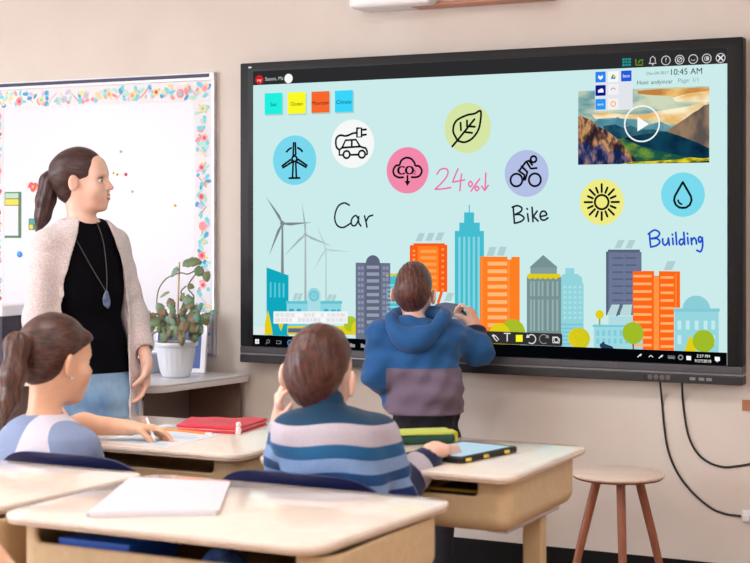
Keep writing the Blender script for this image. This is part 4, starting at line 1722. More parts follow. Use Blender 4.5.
def f_keys(p):
    rects(p, cA, [(122, 337, 328, 371)], E_(240, 244, 244), 0)
    rs = random.Random(5)
    for j in range(2):
        x = 128
        while x < 322:
            w = rs.uniform(5, 13)
            rects(p, cA, [(x, 342 + j * 14, min(x + w, 324), 352 + j * 14)], rs.choice([E_(226, 232, 234), E_(234, 224, 228), E_(222, 226, 226), E_(248, 250, 250)]), 1)
            x += w + 3
    rects(p, cA, [(68, 380, 98, 400)], E_(226, 232, 234), 1)


lay('floating_panel', f_keys, 9)

# ---- pen toolbar
def f_tool(p):
    T = zm(480, 320, 8.333)
    a = T([(-120, 90), (690, 110), (690, 225), (-120, 200)])
    x0_, x1_ = a[0][0], a[1][0]
    z1_, z0_ = T([(400, 103)])[0][1], zb - .004
    z0_ = T([(400, 206)])[0][1]
    pts = rounded_poly([(x0_, z0_), (x1_, z0_), (x1_, z1_), (x0_, z1_)], .008, 4)
    p.poly(pts, E_(50, 48, 50), 0)
    LG = E_(226, 226, 226)
    q = lambda L: T(L)
    p.poly(q([(102, 128), (118, 117), (134, 130), (118, 143)]), LG, 1)
    p.line(q([(134, 130), (160, 160), (146, 176), (118, 143)]), .004, LG, 1)
    p.text('T', T([(232, 146)])[0], .036, LG, 1)
    rects(p, T, [(304, 123, 360, 180)], E_(255, 250, 40), 1)
    c = T([(434, 158)])[0]
    p.ring(c, .0175, .004, LG, 1, a0=-130, a1=140)
    p.poly([(c[0] - .022, c[1] + .004), (c[0] - .006, c[1] + .006), (c[0] - .018, c[1] + .018)], LG, 1)
    c = T([(536, 158)])[0]
    p.ring(c, .0175, .003, E_(150, 150, 150), 1, a0=40, a1=310)
    p.poly([(c[0] + .022, c[1] + .004), (c[0] + .006, c[1] + .006), (c[0] + .018, c[1] + .018)], E_(150, 150, 150), 1)
    p.line(q([(612, 142), (612, 188), (664, 190), (668, 160), (650, 142), (612, 142)]), .004, LG, 1)
    p.ring(T([(640, 164)])[0], .009, .003, LG, 1)


lay('pen_toolbar', f_tool, 19)

# ---- video window
VN = {
    'sky': emis_noise('video_sky', (92, 150, 160), (206, 216, 186), 5, (1, 1, 3)),
    'cloud': emis_noise('video_cloud', (232, 186, 112), (252, 240, 206), 9, (1, 1, 2.4)),
    'amber': emis_noise('video_amber_cloud', (196, 128, 62), (240, 196, 118), 9, (1, 1, 2.4)),
    'far': emis_noise('video_far_peaks', (74, 132, 150), (112, 160, 168), 12),
    'mid': emis_noise('video_mid_peaks', (20, 66, 92), (58, 110, 122), 14, (1, 1, 1)),
    'dark': emis_noise('video_valley', (6, 34, 58), (16, 64, 84), 10),
    'rock': emis_noise('video_rock', (44, 32, 40), (196, 146, 96), 26, (1.6, 1, .8), .42, .60, (108, 76, 66)),
    'rockb': emis_noise('video_shaded_rock', (22, 34, 70), (150, 112, 110), 26, (1.6, 1, .8), .42, .62, (60, 66, 110)),
    'right': emis_noise('video_right_peak', (92, 82, 78), (152, 124, 98), 12, (1.2, 1, .7)),
    'green': emis_noise('video_slope', (26, 84, 70), (120, 160, 50), 14, (1, 1, 2)),
    'gold': emis_noise('video_meadow', (92, 104, 20), (232, 212, 40), 20, (1, 1, 3), .4, .58),
    'blk': emis((14, 24, 24)),
}


def f_video(p):
    T = zm(575, 70, 5.357)
    a, d = T([(18, 112)])[0], T([(720, 496)])[0]
    z1 = a[1] - .001
    z0 = T([(18, 508)])[0][1]
    x0_, x1_ = a[0], d[0]

    def t(L):
        return [(min(max(x, x0_), x1_), min(max(zz, z0), z1)) for x, zz in T(L)]
    p.poly([(x0_, z0), (x1_, z0), (x1_, z1), (x0_, z1)], VN['sky'], 0)
    p.poly(t([(330, 112), (420, 104), (600, 96), (730, 92), (730, 140), (640, 132), (560, 148), (480, 138), (400, 134), (340, 128)]), VN['amber'], 1)
    p.poly(t([(520, 150), (600, 126), (740, 110), (740, 170), (640, 172), (540, 170)]), VN['cloud'], 2)
    p.poly(t([(90, 238), (170, 226), (260, 238), (380, 236), (480, 214), (600, 196), (700, 172), (730, 190), (620, 250), (540, 290), (420, 272), (300, 262), (200, 256), (110, 262)]), VN['cloud'], 2)
    p.poly(t([(60, 300), (130, 262), (190, 266), (230, 252), (290, 286), (330, 270), (400, 292), (460, 276), (510, 300), (560, 340), (400, 400), (200, 400)]), VN['far'], 3)
    p.poly(t([(150, 300), (215, 292), (260, 310), (300, 296), (350, 320), (420, 318), (480, 330), (560, 306), (560, 420), (200, 460)]), VN['mid'], 4)
    p.poly(t([(240, 372), (330, 350), (420, 338), (500, 330), (740, 320), (740, 505), (430, 505), (330, 440)]), VN['dark'], 5)
    p.poly(t([(490, 330), (530, 300), (550, 288), (590, 262), (630, 232), (665, 212), (690, 190), (740, 182), (740, 420), (660, 390), (560, 352)]), VN['right'], 6)
    p.poly(t([(200, 376), (260, 366), (340, 402), (430, 430), (540, 452), (600, 470), (560, 500), (280, 505)]), VN['green'], 6)
    p.poly(t([(18, 250), (34, 244), (60, 258), (90, 270), (120, 300), (160, 318), (200, 346), (240, 380), (280, 430), (320, 470), (340, 510), (18, 510)]), VN['rock'], 7)
    p.poly(t([(18, 400), (70, 380), (100, 420), (150, 390), (180, 440), (230, 420), (290, 470), (310, 510), (18, 510)]), VN['rockb'], 8)
    p.poly(t([(250, 512), (300, 492), (420, 488), (540, 480), (620, 468), (690, 474), (740, 470), (740, 512)]), VN['gold'], 9)
    p.poly(t([(400, 516), (520, 500), (600, 496), (740, 486), (740, 516)]), VN['blk'], 10)
    c = T([(360, 288)])[0]
    p.ring(c, .0670, .0055, W_, 11, n=56)
    p.poly(T([(336, 250), (336, 330), (398, 290)]), W_, 11)


lay('video_window', f_video, 1)


def f_app(p):
    T = zm(575, 70, 5.357)
    a, b = T([(108, 8)])[0], T([(310, 212)])[0]
    p.poly([(a[0], b[1]), (b[0], b[1]), (b[0], a[1]), (a[0], a[1])], E_(226, 230, 236), 0)

    def sq(x, y, col, r=22):
        c = T([(x, y)])[0]
        h = .0205
        p.poly(rounded_poly([(c[0] - h, c[1] - h), (c[0] + h, c[1] - h), (c[0] + h, c[1] + h), (c[0] - h, c[1] + h)], .003, 2), emis(col), 1)
        return c
    c = sq(138, 38, (40, 132, 240))
    p.poly([(c[0] - .009, c[1] + .008), (c[0], c[1] + .002), (c[0] + .009, c[1] + .008), (c[0] + .009, c[1] - .004), (c[0], c[1] - .011), (c[0] - .009, c[1] - .004)], W_, 2)
    c = sq(206, 36, (246, 248, 250))
    p.poly([(c[0] - .010, c[1] - .006), (c[0] - .002, c[1] + .009), (c[0] + .002, c[1] + .002), (c[0] - .005, c[1] - .009)], E_(40, 160, 90), 2)
    p.poly([(c[0] - .002, c[1] + .009), (c[0] + .005, c[1] + .009), (c[0] + .011, c[1] - .003), (c[0] + .004, c[1] - .003)], E_(248, 196, 40), 2)
    p.poly([(c[0] - .004, c[1] - .009), (c[0] - .001, c[1] - .003), (c[0] + .011, c[1] - .003), (c[0] + .007, c[1] - .009)], E_(60, 120, 230), 2)
    c = sq(276, 32, (30, 92, 222))
    p.text('box', c, .013, W_, 2)
    c = sq(138, 110, (14, 22, 140))
    p.disc((c[0] - .004, c[1] - .002), .006, W_, 2, n=14)
    p.disc((c[0] + .004, c[1]), .0075, W_, 2, n=14)
    p.poly([(c[0] - .010, c[1] - .008), (c[0] + .012, c[1] - .008), (c[0] + .012, c[1] - .002), (c[0] - .010, c[1] - .002)], W_, 2)
    c = sq(206, 104, (242, 240, 242))
    p.ring((c[0], c[1] - .003), .008, .003, E_(150, 140, 150), 2, a0=0, a1=180)
    c = sq(138, 184, (44, 150, 240))
    p.text('saxo', c, .010, W_, 2)
    c = sq(206, 182, (246, 240, 236))
    p.ring(c, .009, .004, E_(246, 176, 110), 2)


lay('app_panel', f_app, 6)


def f_clock(p):
    D2 = E_(96, 120, 124)
    p.text('Dec-04-2017', sc(657.5, 73.2), .0118, D2, 1)
    p.text('10:45 AM', sc(686, 71.8), .0232, E_(26, 36, 40), 1)
    p.text('Host: andyincar', sc(654.8, 82.2), .0158, E_(60, 76, 80), 1)
    p.text('Page: 1/1', sc(688.7, 80.4), .0165, E_(136, 160, 164), 1)


lay('clock_text', f_clock, 1)

# ================================================================== POTTED PLANT
pc_ = on_y(176, 372, -.30)
px_, py_ = pc_[0], -.30
t = thing('potted_plant', 'potted begonia in a white fluted pot on the table below the whiteboard', 'plant', (px_, py_, TZ + .0005))
pb = (px_, py_, TZ + .0005)
H = .150
prof = [(.050, 0), (.056, .003), (.060, .010), (.066, .03), (.074, .07), (.079, .105), (.082, .128), (.083, .1305), (.090, .132), (.092, .137), (.092, .147), (.089, .150), (.083, .149), (.080, .13), (.0, .129)]
obj('pot', add_lathe(bmesh.new(), prof[:-1] + [(.004, .128)], pb, 96, .035, 22, (.012, .126)), mat('white_glazed_pot', (228, 232, 240), .35), t, smooth=True, sharp=60)
obj('soil', add_lathe(bmesh.new(), [(.074, .1285), (.078, .136), (.05, .142), (.01, .144)], pb, 32), mat('potting_soil', (54, 38, 32), .95, col2=(30, 22, 20), scale=90, bump=.6), t, smooth=True)
top = Vector(pb) + Vector((0, 0, .14))


def PP(px, py, y=0.0):
    return Vector(on_y(px, py, py_ + y))


M_STEM = mat('plant_stem', (116, 84, 66), .6, col2=(92, 110, 66), scale=30)
M_LEAF = mat('begonia_leaf', (92, 132, 86), .45, col2=(138, 116, 84), scale=26, bump=.3, bscale=90, lo=.38, hi=.66)
M_LEAF2 = mat('begonia_leaf_bronze', (164, 132, 104), .45, col2=(98, 108, 68), scale=30, bump=.3, bscale=90)
M_LEAF3 = mat('begonia_leaf_blue_green', (104, 156, 146), .45, col2=(140, 160, 122), scale=28, bump=.3, bscale=90)
bm = bmesh.new()
stems = [
    [(178, 338, 0), (181, 322, .01), (186, 310, .0), (194, 298, -.01), (188, 288, -.02), (192, 279, -.02), (198, 272, -.02)],
    [(174, 338, 0), (178, 318, -.02), (184, 300, -.03), (181, 292, -.03), (186, 286, -.03)],
    [(170, 338, 0), (158, 312, .02), (158, 292, .03), (166, 279, .03), (180, 273, .02), (188, 274, .01), (196, 270, .0)],
    [(182, 338, 0), (192, 324, -.03), (203, 316, -.04), (212, 312, -.04)], [(168, 338, 0), (158, 326, -.04), (147, 324, -.05)],
    [(172, 338, -.02), (164, 322, -.06), (156, 318, -.07)], [(180, 338, -.02), (186, 326, -.07), (192, 326, -.08)],
    [(178, 338, -.03), (180, 330, -.1), (183, 342, -.115)], [(170, 338, 0), (156, 332, -.02), (149, 342, -.03)],
    [(198, 272, -.02), (206, 276, -.02), (209, 280, -.02)], [(176, 338, .02), (186, 318, .05), (192, 312, .06)],
]
for s_ in stems:
    add_tube(bm, catmull([PP(*q) for q in s_], 6), .0028, 7)
obj('stems', bm, M_STEM, t, smooth=True)
obj('stake', tube([PP(177, 338, .01), PP(179.5, 262, .01)], .0035, 8), mat('bamboo_stake', (206, 170, 120), .6), t, smooth=True)
rs = random.Random(12)


def leaf(bm, c, L, W, d, n, lobes=True):
    d = Vector(d).normalized()
    n = Vector(n)
    n = (n - d * n.dot(d)).normalized()
    s_ = d.cross(n)
    rows = 9
    grid = []
    for i in range(rows):
        u = i / (rows - 1)
        wd = W * (math.sin(math.pi * min(1, u * .86 + .12)) ** .75) * (1 + (.12 * math.sin(u * 21) if lobes else 0))
        if i == rows - 1:
            wd = W * .03
        row = []
        for j in range(7):
            q = -1 + j / 3
            lift = -.22 * W * q * q + .10 * W * abs(math.sin(q * 4.5)) - .30 * L * u * u
            back = -.16 * L * (1 - u) * abs(q) if i < 3 else 0
            row.append(bm.verts.new(Vector(c) + d * (L * u + back) + s_ * (wd * q * .5 * (1 + .1 * (q > 0))) + n * lift))
        grid.append(row)
    for i in range(rows - 1):
        for j in range(6):
            bm.faces.new((grid[i][j], grid[i][j + 1], grid[i + 1][j + 1], grid[i + 1][j]))


def scatter(n, seed):
    q = random.Random(seed)
    out = []
    for _ in range(n):
        px, py = q.gauss(176, 15), q.gauss(322, 9)
        if abs(px - 176) > 34 or py > 338 or py < 298:
            continue
        out.append((px, py, -.05 - q.random() * .05, q.uniform(.028, .045), q.uniform(.022, .036), q.uniform(-150, -20), q.uniform(.3, .8)))
    return out


def leaves(name, m, L):
    bm = bmesh.new()
    for (px, py, y, ln, wd, ang, tilt) in L:
        c = PP(px, py, y)
        a = R(ang)
        d = Vector((math.cos(a) * .9 + 0, -.25 + rs.uniform(-.15, .1), math.sin(a)))
        leaf(bm, c, ln * .86, wd * .84, d, (rs.uniform(-.3, .3), -.75, tilt))
    o = obj(name, bm, m, t, smooth=True, sharp=180)
    sm = o.modifiers.new('thickness', 'SOLIDIFY')
    sm.thickness = .0012
    return o


leaves('foliage', M_LEAF, [(184, 262, -.02, .10, .055, 10, .5), (196, 268, -.02, .05, .05, -30, .5), (206, 272, -.03, .045, .045, -80, .6), (170, 322, -.05, .07, .065, -150, .6),
                           (178, 326, -.09, .07, .06, -70, .7), (196, 316, -.05, .06, .055, -20, .6), (166, 330, -.06, .07, .06, -110, .6), (186, 306, -.04, .05, .045, 20, .6),
                           (160, 322, -.08, .06, .055, 170, .5), (190, 322, -.08, .06, .05, -50, .6), (204, 314, -.05, .055, .05, -70, .6), (182, 314, .02, .06, .06, 80, .4), (150, 336, -.04, .06, .05, -120, .6),
                           (188, 285, -.02, .035, .03, -10, .5)] + scatter(12, 1))
leaves('foliage', M_LEAF2, [(156, 316, -.06, .065, .06, -170, .5), (176, 318, -.06, .06, .06, -120, .6), (182, 332, -.105, .065, .05, -95, .7), (188, 314, -.05, .06, .055, -10, .5),
                            (165, 316, -.04, .055, .05, 140, .5), (200, 326, -.06, .05, .045, -100, .6), (172, 308, -.01, .05, .045, 110, .4), (180, 300, -.03, .04, .035, 60, .5),
                            (192, 332, -.07, .05, .045, -60, .6), (152, 322, -.06, .05, .045, -140, .5), (184, 322, -.1, .05, .05, -80, .7)] + scatter(14, 2))
leaves('foliage', M_LEAF3, [(177, 268, -.01, .055, .035, -140, .4), (168, 292, .02, .05, .022, -160, .4), (210, 312, -.04, .045, .035, 10, .5), (186, 296, -.03, .06, .05, -40, .6),
                            (172, 326, -.08, .06, .055, -60, .7), (194, 306, -.03, .055, .05, -60, .6), (148, 340, -.03, .06, .045, -70, .6), (162, 312, .0, .05, .045, 120, .4)] + scatter(10, 3))

# ================================================================== PEOPLE
M_SKIN = mat('skin_fair', (244, 204, 184), 0.45, col2=(238, 190, 170), scale=14, sss=0.08, bump=0.03, bscale=300)
M_SKIN2 = mat('skin_warm', (240, 190, 158), 0.45, col2=(232, 176, 144), scale=14, sss=0.08)
M_LIP = mat('lips', (206, 120, 116), 0.4)
M_EYEW = mat('eye_white', (238, 234, 232), 0.25)
M_IRIS = mat('iris', (44, 30, 24), 0.2)
M_TOOTH = mat('teeth', (244, 240, 236), 0.3)


def hair_mat(name, c1, c2, stretch=(60, 60, 8), bump=.14):
    return mat(name, c1, 0.42, col2=c2, scale=2.2, stretch=stretch, bump=bump, bscale=4.0, detail=3, lo=.36, hi=.70, spec=.5, sheen=.05)


M_HAIR_W = hair_mat('dark_brown_hair', (40, 20, 20), (80, 44, 40), (14, 14, 60))
M_TAIL_W = hair_mat('dark_brown_ponytail', (36, 18, 20), (80, 42, 40), (70, 70, 7))
M_TAIL_G = hair_mat('brown_ponytail', (44, 24, 20), (104, 62, 46), (70, 70, 7))
M_HAIR_G = hair_mat('brown_ponytail_hair', (46, 24, 20), (92, 54, 42), (16, 16, 60))
M_HAIR_S = hair_mat('auburn_hair', (50, 24, 20), (100, 52, 38), (60, 60, 16))
M_HAIR_B = hair_mat('chestnut_hair', (62, 32, 30), (116, 70, 58), (70, 70, 20))


class PF:
    """a person's own frame: x to the right across the class view, y away from it, z up"""

    def __init__(s, px0, depth):
        s.d = depth
        s.k = depth / FPX
        p = CAM + FW * depth + RT * ((px0 - 375) * s.k)
        s.loc = (p[0], p[1], 0.0)
        s.x0 = (px0 - 375) * s.k

    def P(s, px, py, dd=0.0):
        d = s.d + dd
        return np.array([(px - 375) / FPX * d - s.x0, dd, HC - (py - HOR) / FPX * d])

    def W(s, p):
        """own frame -> world"""
        c, q = math.cos(TH), math.sin(TH)
        return np.array([s.loc[0] + p[0] * c - p[1] * q, s.loc[1] + p[0] * q + p[1] * c, p[2]])

    def L(s, w):
        c, q = math.cos(TH), math.sin(TH)
        x, y = w[0] - s.loc[0], w[1] - s.loc[1]
        return np.array([x * c + y * q, -x * q + y * c, w[2]])

    def root(s, label):
        return thing('person', label, 'person', s.loc, None, TH)

    def put(s, name, me, m, root, u=None):
        if u is not None:
            set_u(me, u)
        return link_mesh(name, me, m, root, world=False)


class Head:
    """yaw: 0 looks towards +y (away), positive turns towards +x; pitch < 0 looks down; roll tilts to the right"""

    def __init__(s, c, yaw, pitch=0.0, roll=0.0, k=1.0, ear=0.0):
        s.ear = ear
        s.c, s.k = np.asarray(c, float), k
        y, p = R(yaw), R(pitch)
        f = np.array([math.sin(y) * math.cos(p), math.cos(y) * math.cos(p), math.sin(p)])
        r = nrm(np.cross(f, [0, 0, 1]))
        u = np.cross(r, f)
        a = R(roll)
        s.r, s.u, s.f = r * math.cos(a) - u * math.sin(a), u * math.cos(a) + r * math.sin(a), f
        s.M = np.array([s.r, s.f, s.u])

    def p(s, x, y, z):
        return s.c + s.k * (s.r * x + s.f * y + s.u * z)

    def e(s, x, y, z, rx, ry, rz):
        return ell(s.p(x, y, z), np.array([rx, ry, rz]) * s.k, s.M)

    def co(s, a, b, r1, r2=None):
        return cone(s.p(*a), s.p(*b), r1 * s.k, None if r2 is None else r2 * s.k)

    def local(s, X, Y, Z):
        x, y, z = X - s.c[0], Y - s.c[1], Z - s.c[2]
        g = lambda a: (x * a[0] + y * a[1] + z * a[2]) / s.k
        return g(s.r), g(s.f), g(s.u)

    def build(s, v, neck_to, nr=.052, child=False):
        k = s.k
        v.add(s.e(0, -.012, .042, .074, .094, .088), .01)
        v.add(s.e(0, .022, -.035, .058, .066, .072), .05 * k)
        v.add(s.e(0, .050, -.078, .036, .036, .030), .04 * k)           # jaw
        v.add(s.e(0, .074, -.094, .018, .016, .015), .02 * k)           # chin
        for q in (-1, 1):
            v.add(s.e(q * .038, .060, -.028, .026, .026, .028), .03 * k)  # cheek
            v.add(s.co((q * .012, .083, .030), (q * .042, .070, .028), .010), .025 * k)   # brow
        v.add(s.e(0, .056, .055, .050, .030, .040), .03 * k)            # forehead
        for q in (-1, 1):
            v.sub(s.e(q * .031, .098, .008, .018, .018, .012), .018 * k)
        v.add(s.co((0, .084, .018), (0, .110, -.020), .0075, .0110), .014 * k)    # nose
        for q in (-1, 1):
            v.add(s.e(q * .0110, .097, -.025, .0075, .0100, .007), .006 * k)
        v.add(s.e(0, .086, -.056, .027, .013, .018), .018 * k)          # mouth mound
        v.sub(s.co((-.020, .098, -.0545), (.020, .098, -.0545), .0022), .004 * k)
        for q in (-1, 1):                                              # ears
            v.add(ell(s.p(q * (.084 + s.ear), -.010, -.002), np.array([.0080 + s.ear * .3, .0200 + s.ear * .2, .032 + s.ear * .3]) * k, np.array([nrm(s.r + s.f * .5 * q), nrm(s.f - s.r * .5 * q), s.u])), .008 * k)
            v.sub(ell(s.p(q * (.093 + s.ear * 1.2), -.002, .002), np.array([.0055, .0095, .018]) * k, s.M), .004 * k)
        v.add(cone(s.p(0, -.028, -.045), neck_to, nr * k, nr * 1.06 * k), .03 * k)

    def features(s, pf, root):
        k = s.k
        for q in (-1, 1):
            v = Vol(.0016)
            v.add(s.e(q * .031, .0745, .008, .0135, .0125, .0115), .001)
            o = pf.put('eye', v.mesh('eye'), M_EYEW, root)
            v = Vol(.0012)
            v.add(s.e(q * .032, .0835, .0075, .0062, .0048, .0062), .001)
            pf.put('iris', v.mesh('iris'), M_IRIS, o)
            v = Vol(.0014)
            v.add(s.co((q * .014, .0915, .029), (q * .032, .087, .034), .003, .0032), .002)
            v.add(s.co((q * .032, .087, .034), (q * .050, .070, .029), .0032, .0018), .002)
            pf.put('eyebrow', v.mesh('eyebrow'), M_HAIR_W, root)
            v = Vol(.0012)
            v.add(s.co((q * .019, .0865, .0155), (q * .033, .0880, .0185), .0018), .002)
            v.add(s.co((q * .033, .0880, .0185), (q * .047, .0760, .0125), .0018), .002)
            pf.put('eyelash', v.mesh('eyelash'), M_IRIS, root)

    def smile(s, pf, root):
        v = Vol(.0013)
        for q in (-1, 1):
            v.add(s.co((q * .006, .0990, -.0480), (q * .027, .084, -.0405), .0046, .0024), .003)
            v.add(s.co((q * .008, .0975, -.0630), (q * .027, .084, -.0425), .0054, .0022), .004)
        v.add(s.co((-.006, .0990, -.0480), (.006, .0990, -.0480), .0046), .003)
        v.add(s.co((-.008, .0975, -.0630), (.008, .0975, -.0630), .0058), .003)
        o = pf.put('lips', v.mesh('lips'), M_LIP, root)
        v = Vol(.0012)
        v.add(s.co((-.016, .0925, -.0510), (0, .0975, -.0545), .0042), .002).add(s.co((.016, .0925, -.0510), (0, .0975, -.0545), .0042), .002)
        pf.put('teeth', v.mesh('teeth'), M_TOOTH, root)


def hand(v, w, d, palm, side, k=1.0, curl=.5, thumb=.5, spread=.10, curls=None):
    """w wrist, d direction of the fingers, palm: direction the palm faces, side: towards the thumb"""
    w = np.asarray(w, float)
    d = nrm(d)
    n = np.asarray(palm, float)
    n = nrm(n - d * (n @ d))
    t = np.cross(n, d)
    if t @ np.asarray(side, float) < 0:
        t = -t
    M = np.array([t, d, n])
    q = lambda a, b, c: w + k * (t * a + d * b + n * c)
    v.add(ell(q(0, .012, 0), np.array([.024, .034, .018]) * k, M), .015 * k)
    v.add(rbox(q(.001, .050, 0), np.array([.036, .042, .0135]) * k, .011 * k, M), .02 * k)
    v.add(ell(q(.022, .030, .006), np.array([.016, .030, .014]) * k, M), .012 * k)      # thumb base
    spec = ((.0275, .088, .0088, (.040, .025, .020)), (.0095, .093, .0090, (.044, .028, .021)),
            (-.0085, .090, .0086, (.041, .026, .020)), (-.0255, .082, .0078, (.032, .020, .018)))
    for i, (x, b, r, L) in enumerate(spec):
        p = q(x, b - .014, -.001)
        a0 = (curls[i] if curls else curl)
        sp = (x / .03) * spread
        ang = 0.0
        v.add(cone(p, q(x, b, -.001), r * 1.08 * k, r * 1.08 * k), .008 * k)
        p = q(x, b, -.001)
        for j, l in enumerate(L):
            ang += a0 * (.9, 1.15, .8)[j]
            dr = nrm((d + t * sp) * math.cos(ang) + n * math.sin(ang))
            e = p + dr * l * k
            v.add(cone(p, e, r * (1 - .07 * j) * k, r * (1 - .07 * (j + 1)) * k), .0025 * k)
            p = e
    p0, p1 = q(.026, .022, .006), q(.048, .050, .010 + .012 * thumb)
    d2 = nrm(d * (.95 - .3 * thumb) + t * (.35 - .6 * thumb) + n * (.2 + .7 * thumb))
    p2 = p1 + d2 * .030 * k
    d3 = nrm(d2 + n * .35 * thumb - t * .4 * thumb)
    p3 = p2 + d3 * .024 * k
    v.add(cone(p0, p1, .0135 * k, .0112 * k), .012 * k).add(cone(p1, p2, .0108 * k, .0098 * k), .003 * k).add(cone(p2, p3, .0098 * k, .0078 * k), .003 * k)
    return q


def limb(v, pts, rad, k=.02):
    for i in range(len(pts) - 1):
        v.add(cone(pts[i], pts[i + 1], rad[i], rad[i + 1]), k)


def shoe(pf, root, a, yaw, k=1.0, m=None):
    """a: point on the floor under the ankle"""
    f = np.array([math.sin(yaw), math.cos(yaw), 0])
    r = np.array([f[1], -f[0], 0])
    M = np.array([r, f, [0, 0, 1.0]])
    a = np.array([a[0], a[1], 0.0])
    v = Vol(.005)
    v.add(ell(a + f * .055 * k + [0, 0, .036 * k], np.array([.042, .115, .036]) * k, M), .01)
    v.add(ell(a - f * .02 * k + [0, 0, .052 * k], np.array([.036, .05, .048]) * k, M), .02)
    v.field(lambda D, X, Y, Z: np.maximum(D, .0015 - Z))
    pf.put('shoe', v.mesh('shoe'), m or mat_shoe, root)


mat_shoe = mat('dark_shoe', (44, 40, 44), .5)


def dist_to(a, b):
    a, b = np.asarray(a, float), np.asarray(b, float)
    d = b - a

    def f(x, y, z):
        px, py, pz_ = x - a[0], y - a[1], z - a[2]
        t = np.clip((px * d[0] + py * d[1] + pz_ * d[2]) / (d @ d), 0, 1)
        return np.sqrt((px - t * d[0]) ** 2 + (py - t * d[1]) ** 2 + (pz_ - t * d[2]) ** 2), t
    return f


# ------------------------------------------------------------------ THE STANDING WOMAN
pf = PF(85, 6.04)
P = pf.P
root = pf.root('standing woman in a long pale cardigan, black top and jeans smiling at the display')
fyaw = math.atan2(.57, -.82)             # body front: to the right and towards the class
bf = np.array([math.sin(fyaw), math.cos(fyaw), 0])
br = np.array([bf[1], -bf[0], 0])         # her right side
YAW = math.atan2(br[1], br[0])            # loft side axis along her right; its 'front' axis is then -bf
hd = Head(P(84, 183), 101, 1, 0, 1.01)
neck = P(82, 226, .01)
sR, eR, wR = P(47, 244, -.10), P(38, 320, -.14), P(44, 382, -.18)
sL, eL, wL = P(114, 243, .10), P(135, 316, .10), P(147, 363, .02)


def T3(px, py, rx, ry, dd=0):
    p = P(px, py, dd)
    return (p[2], p[0], p[1], rx, ry)


torso = [T3(83, 218, .062, .058), T3(83, 226, .115, .07), T3(82, 236, .160, .082), T3(84, 262, .158, .105), T3(86, 285, .146, .108),
         T3(89, 320, .128, .092), T3(92, 350, .140, .102), T3(94, 385, .168, .118), T3(94, 405, .17, .115)]
hipR, hipL = P(94, 392) + br * .088, P(94, 392) - br * .088
knR, knL = np.array([hipR[0], hipR[1], .47]) + bf * .02, np.array([hipL[0], hipL[1], .47]) + bf * .05
anR, anL = np.array([hipR[0], hipR[1], .09]), np.array([hipL[0], hipL[1], .09]) + bf * .04 - br * .02
v = Vol(.0038)
hd.build(v, neck, .049)
v.add(loft(torso, YAW, grow=-.012), .03)
limb(v, [sR, eR, wR], [.043, .036, .025])
limb(v, [sL, eL, wL], [.043, .034, .0235])
for h, kk, a in ((hipR, knR, anR), (hipL, knL, anL)):
    limb(v, [h, kk, a], [.075, .05, .034], .03)
    v.add(cone(a, a + bf * .1 + [0, 0, -.05], .032, .024), .03)
hand(v, wR, [.25, .3, -1], bf, br * -1, .95, .35, .5)
hand(v, wL, nrm([-.10, -.10, -1.0]), nrm([-.85, -.35, .1]), nrm([.3, -1, 0]), 1.0, .42, .6, curls=(.36, .46, .5, .56))
pf.put('body', v.mesh('body'), M_SKIN, root)
hd.features(pf, root)
hd.smile(pf, root)
# jeans
M_JEAN = mat('light_denim', (158, 196, 228), .8, col2=(108, 150, 200), scale=10, bump=.25, bscale=260, stretch=(1, 1, .5))
v = Vol(.005)
v.add(loft([T3(92, 366, .134, .098), T3(94, 385, .164, .116), T3(94, 402, .172, .118), T3(94, 416, .172, .118)], YAW, rnd=.01, grow=.004), .03)
for h, kk, a in ((hipR, knR, anR), (hipL, knL, anL)):
    limb(v, [h, kk, a + [0, 0, .01]], [.082, .064, .050], .035)
v.field(wrinkle(.004, 1, (12, 12, 30)))
v.field(lambda D, X, Y, Z: np.maximum(D, .05 - Z))
pf.put('jeans', v.mesh('jeans'), M_JEAN, root)
for a in (anR, anL):
    shoe(pf, root, a, fyaw, 1.0)
# black top
M_TOP = mat('black_jersey', (8, 8, 15), .9, bump=.12, bscale=200, spec=.1)
v = Vol(.0045)
zc, zh = P(80, 225)[2], P(0, 371.5)[2]
tp = [t for t in torso]
v.add(loft(tp, YAW, rnd=.01, grow=.002), .01)
v.field(wrinkle(.0035, 21, (14, 14, 26)))


def f(D, X, Y, Z):
    d = np.maximum(D, zh - Z)
    q = P(85, 205, .0)
    n = np.sqrt((X - q[0] - bf[0] * .02) ** 2 + (Y - q[1] - bf[1] * .02) ** 2 + ((Z - q[2]) * .9) ** 2) - .078
    return np.maximum(d, -n)


v.field(f)
pf.put('top', v.mesh('top'), M_TOP, root)
# cardigan
M_CARD = mat('oatmeal_knit', (230, 219, 218), .95, col2=(204, 190, 193), scale=170, bump=.35, bscale=230, sheen=.2, detail=3)
fold = lambda a, Z: .035 * np.sin(a * 9 + 3 * Z) * np.clip((1.15 - Z) / .5, 0, 1)
cst = [T3(83, 217, .075, .066), T3(83, 225, .125, .08), T3(82, 234, .170, .096), T3(84, 265, .176, .122), T3(87, 300, .170, .122), T3(90, 340, .176, .130),
       T3(91, 385, .192, .148), T3(91, 425, .196, .150), T3(91, 448, .196, .150)]
v = Vol(.0045)
v.add(loft(cst, YAW, rnd=.02, grow=.004, fold=fold), .01)


def cardi(D, X, Y, Z):
    inner, _, _ = loft(cst, YAW, rnd=.02, grow=-.010, fold=fold)
    D = np.maximum(D, -inner(X, Y, Z - .0) if False else D)
    return D


lo_in = loft([(t[0] if i else t[0] - .3, *t[1:]) for i, t in enumerate(sorted(cst))] + [(sorted(cst)[-1][0] + .1, *sorted(cst)[-1][1:])], YAW, rnd=.005, grow=-.009, fold=fold)
v.sub(lo_in, .004)
c0_ = P(85, 230)


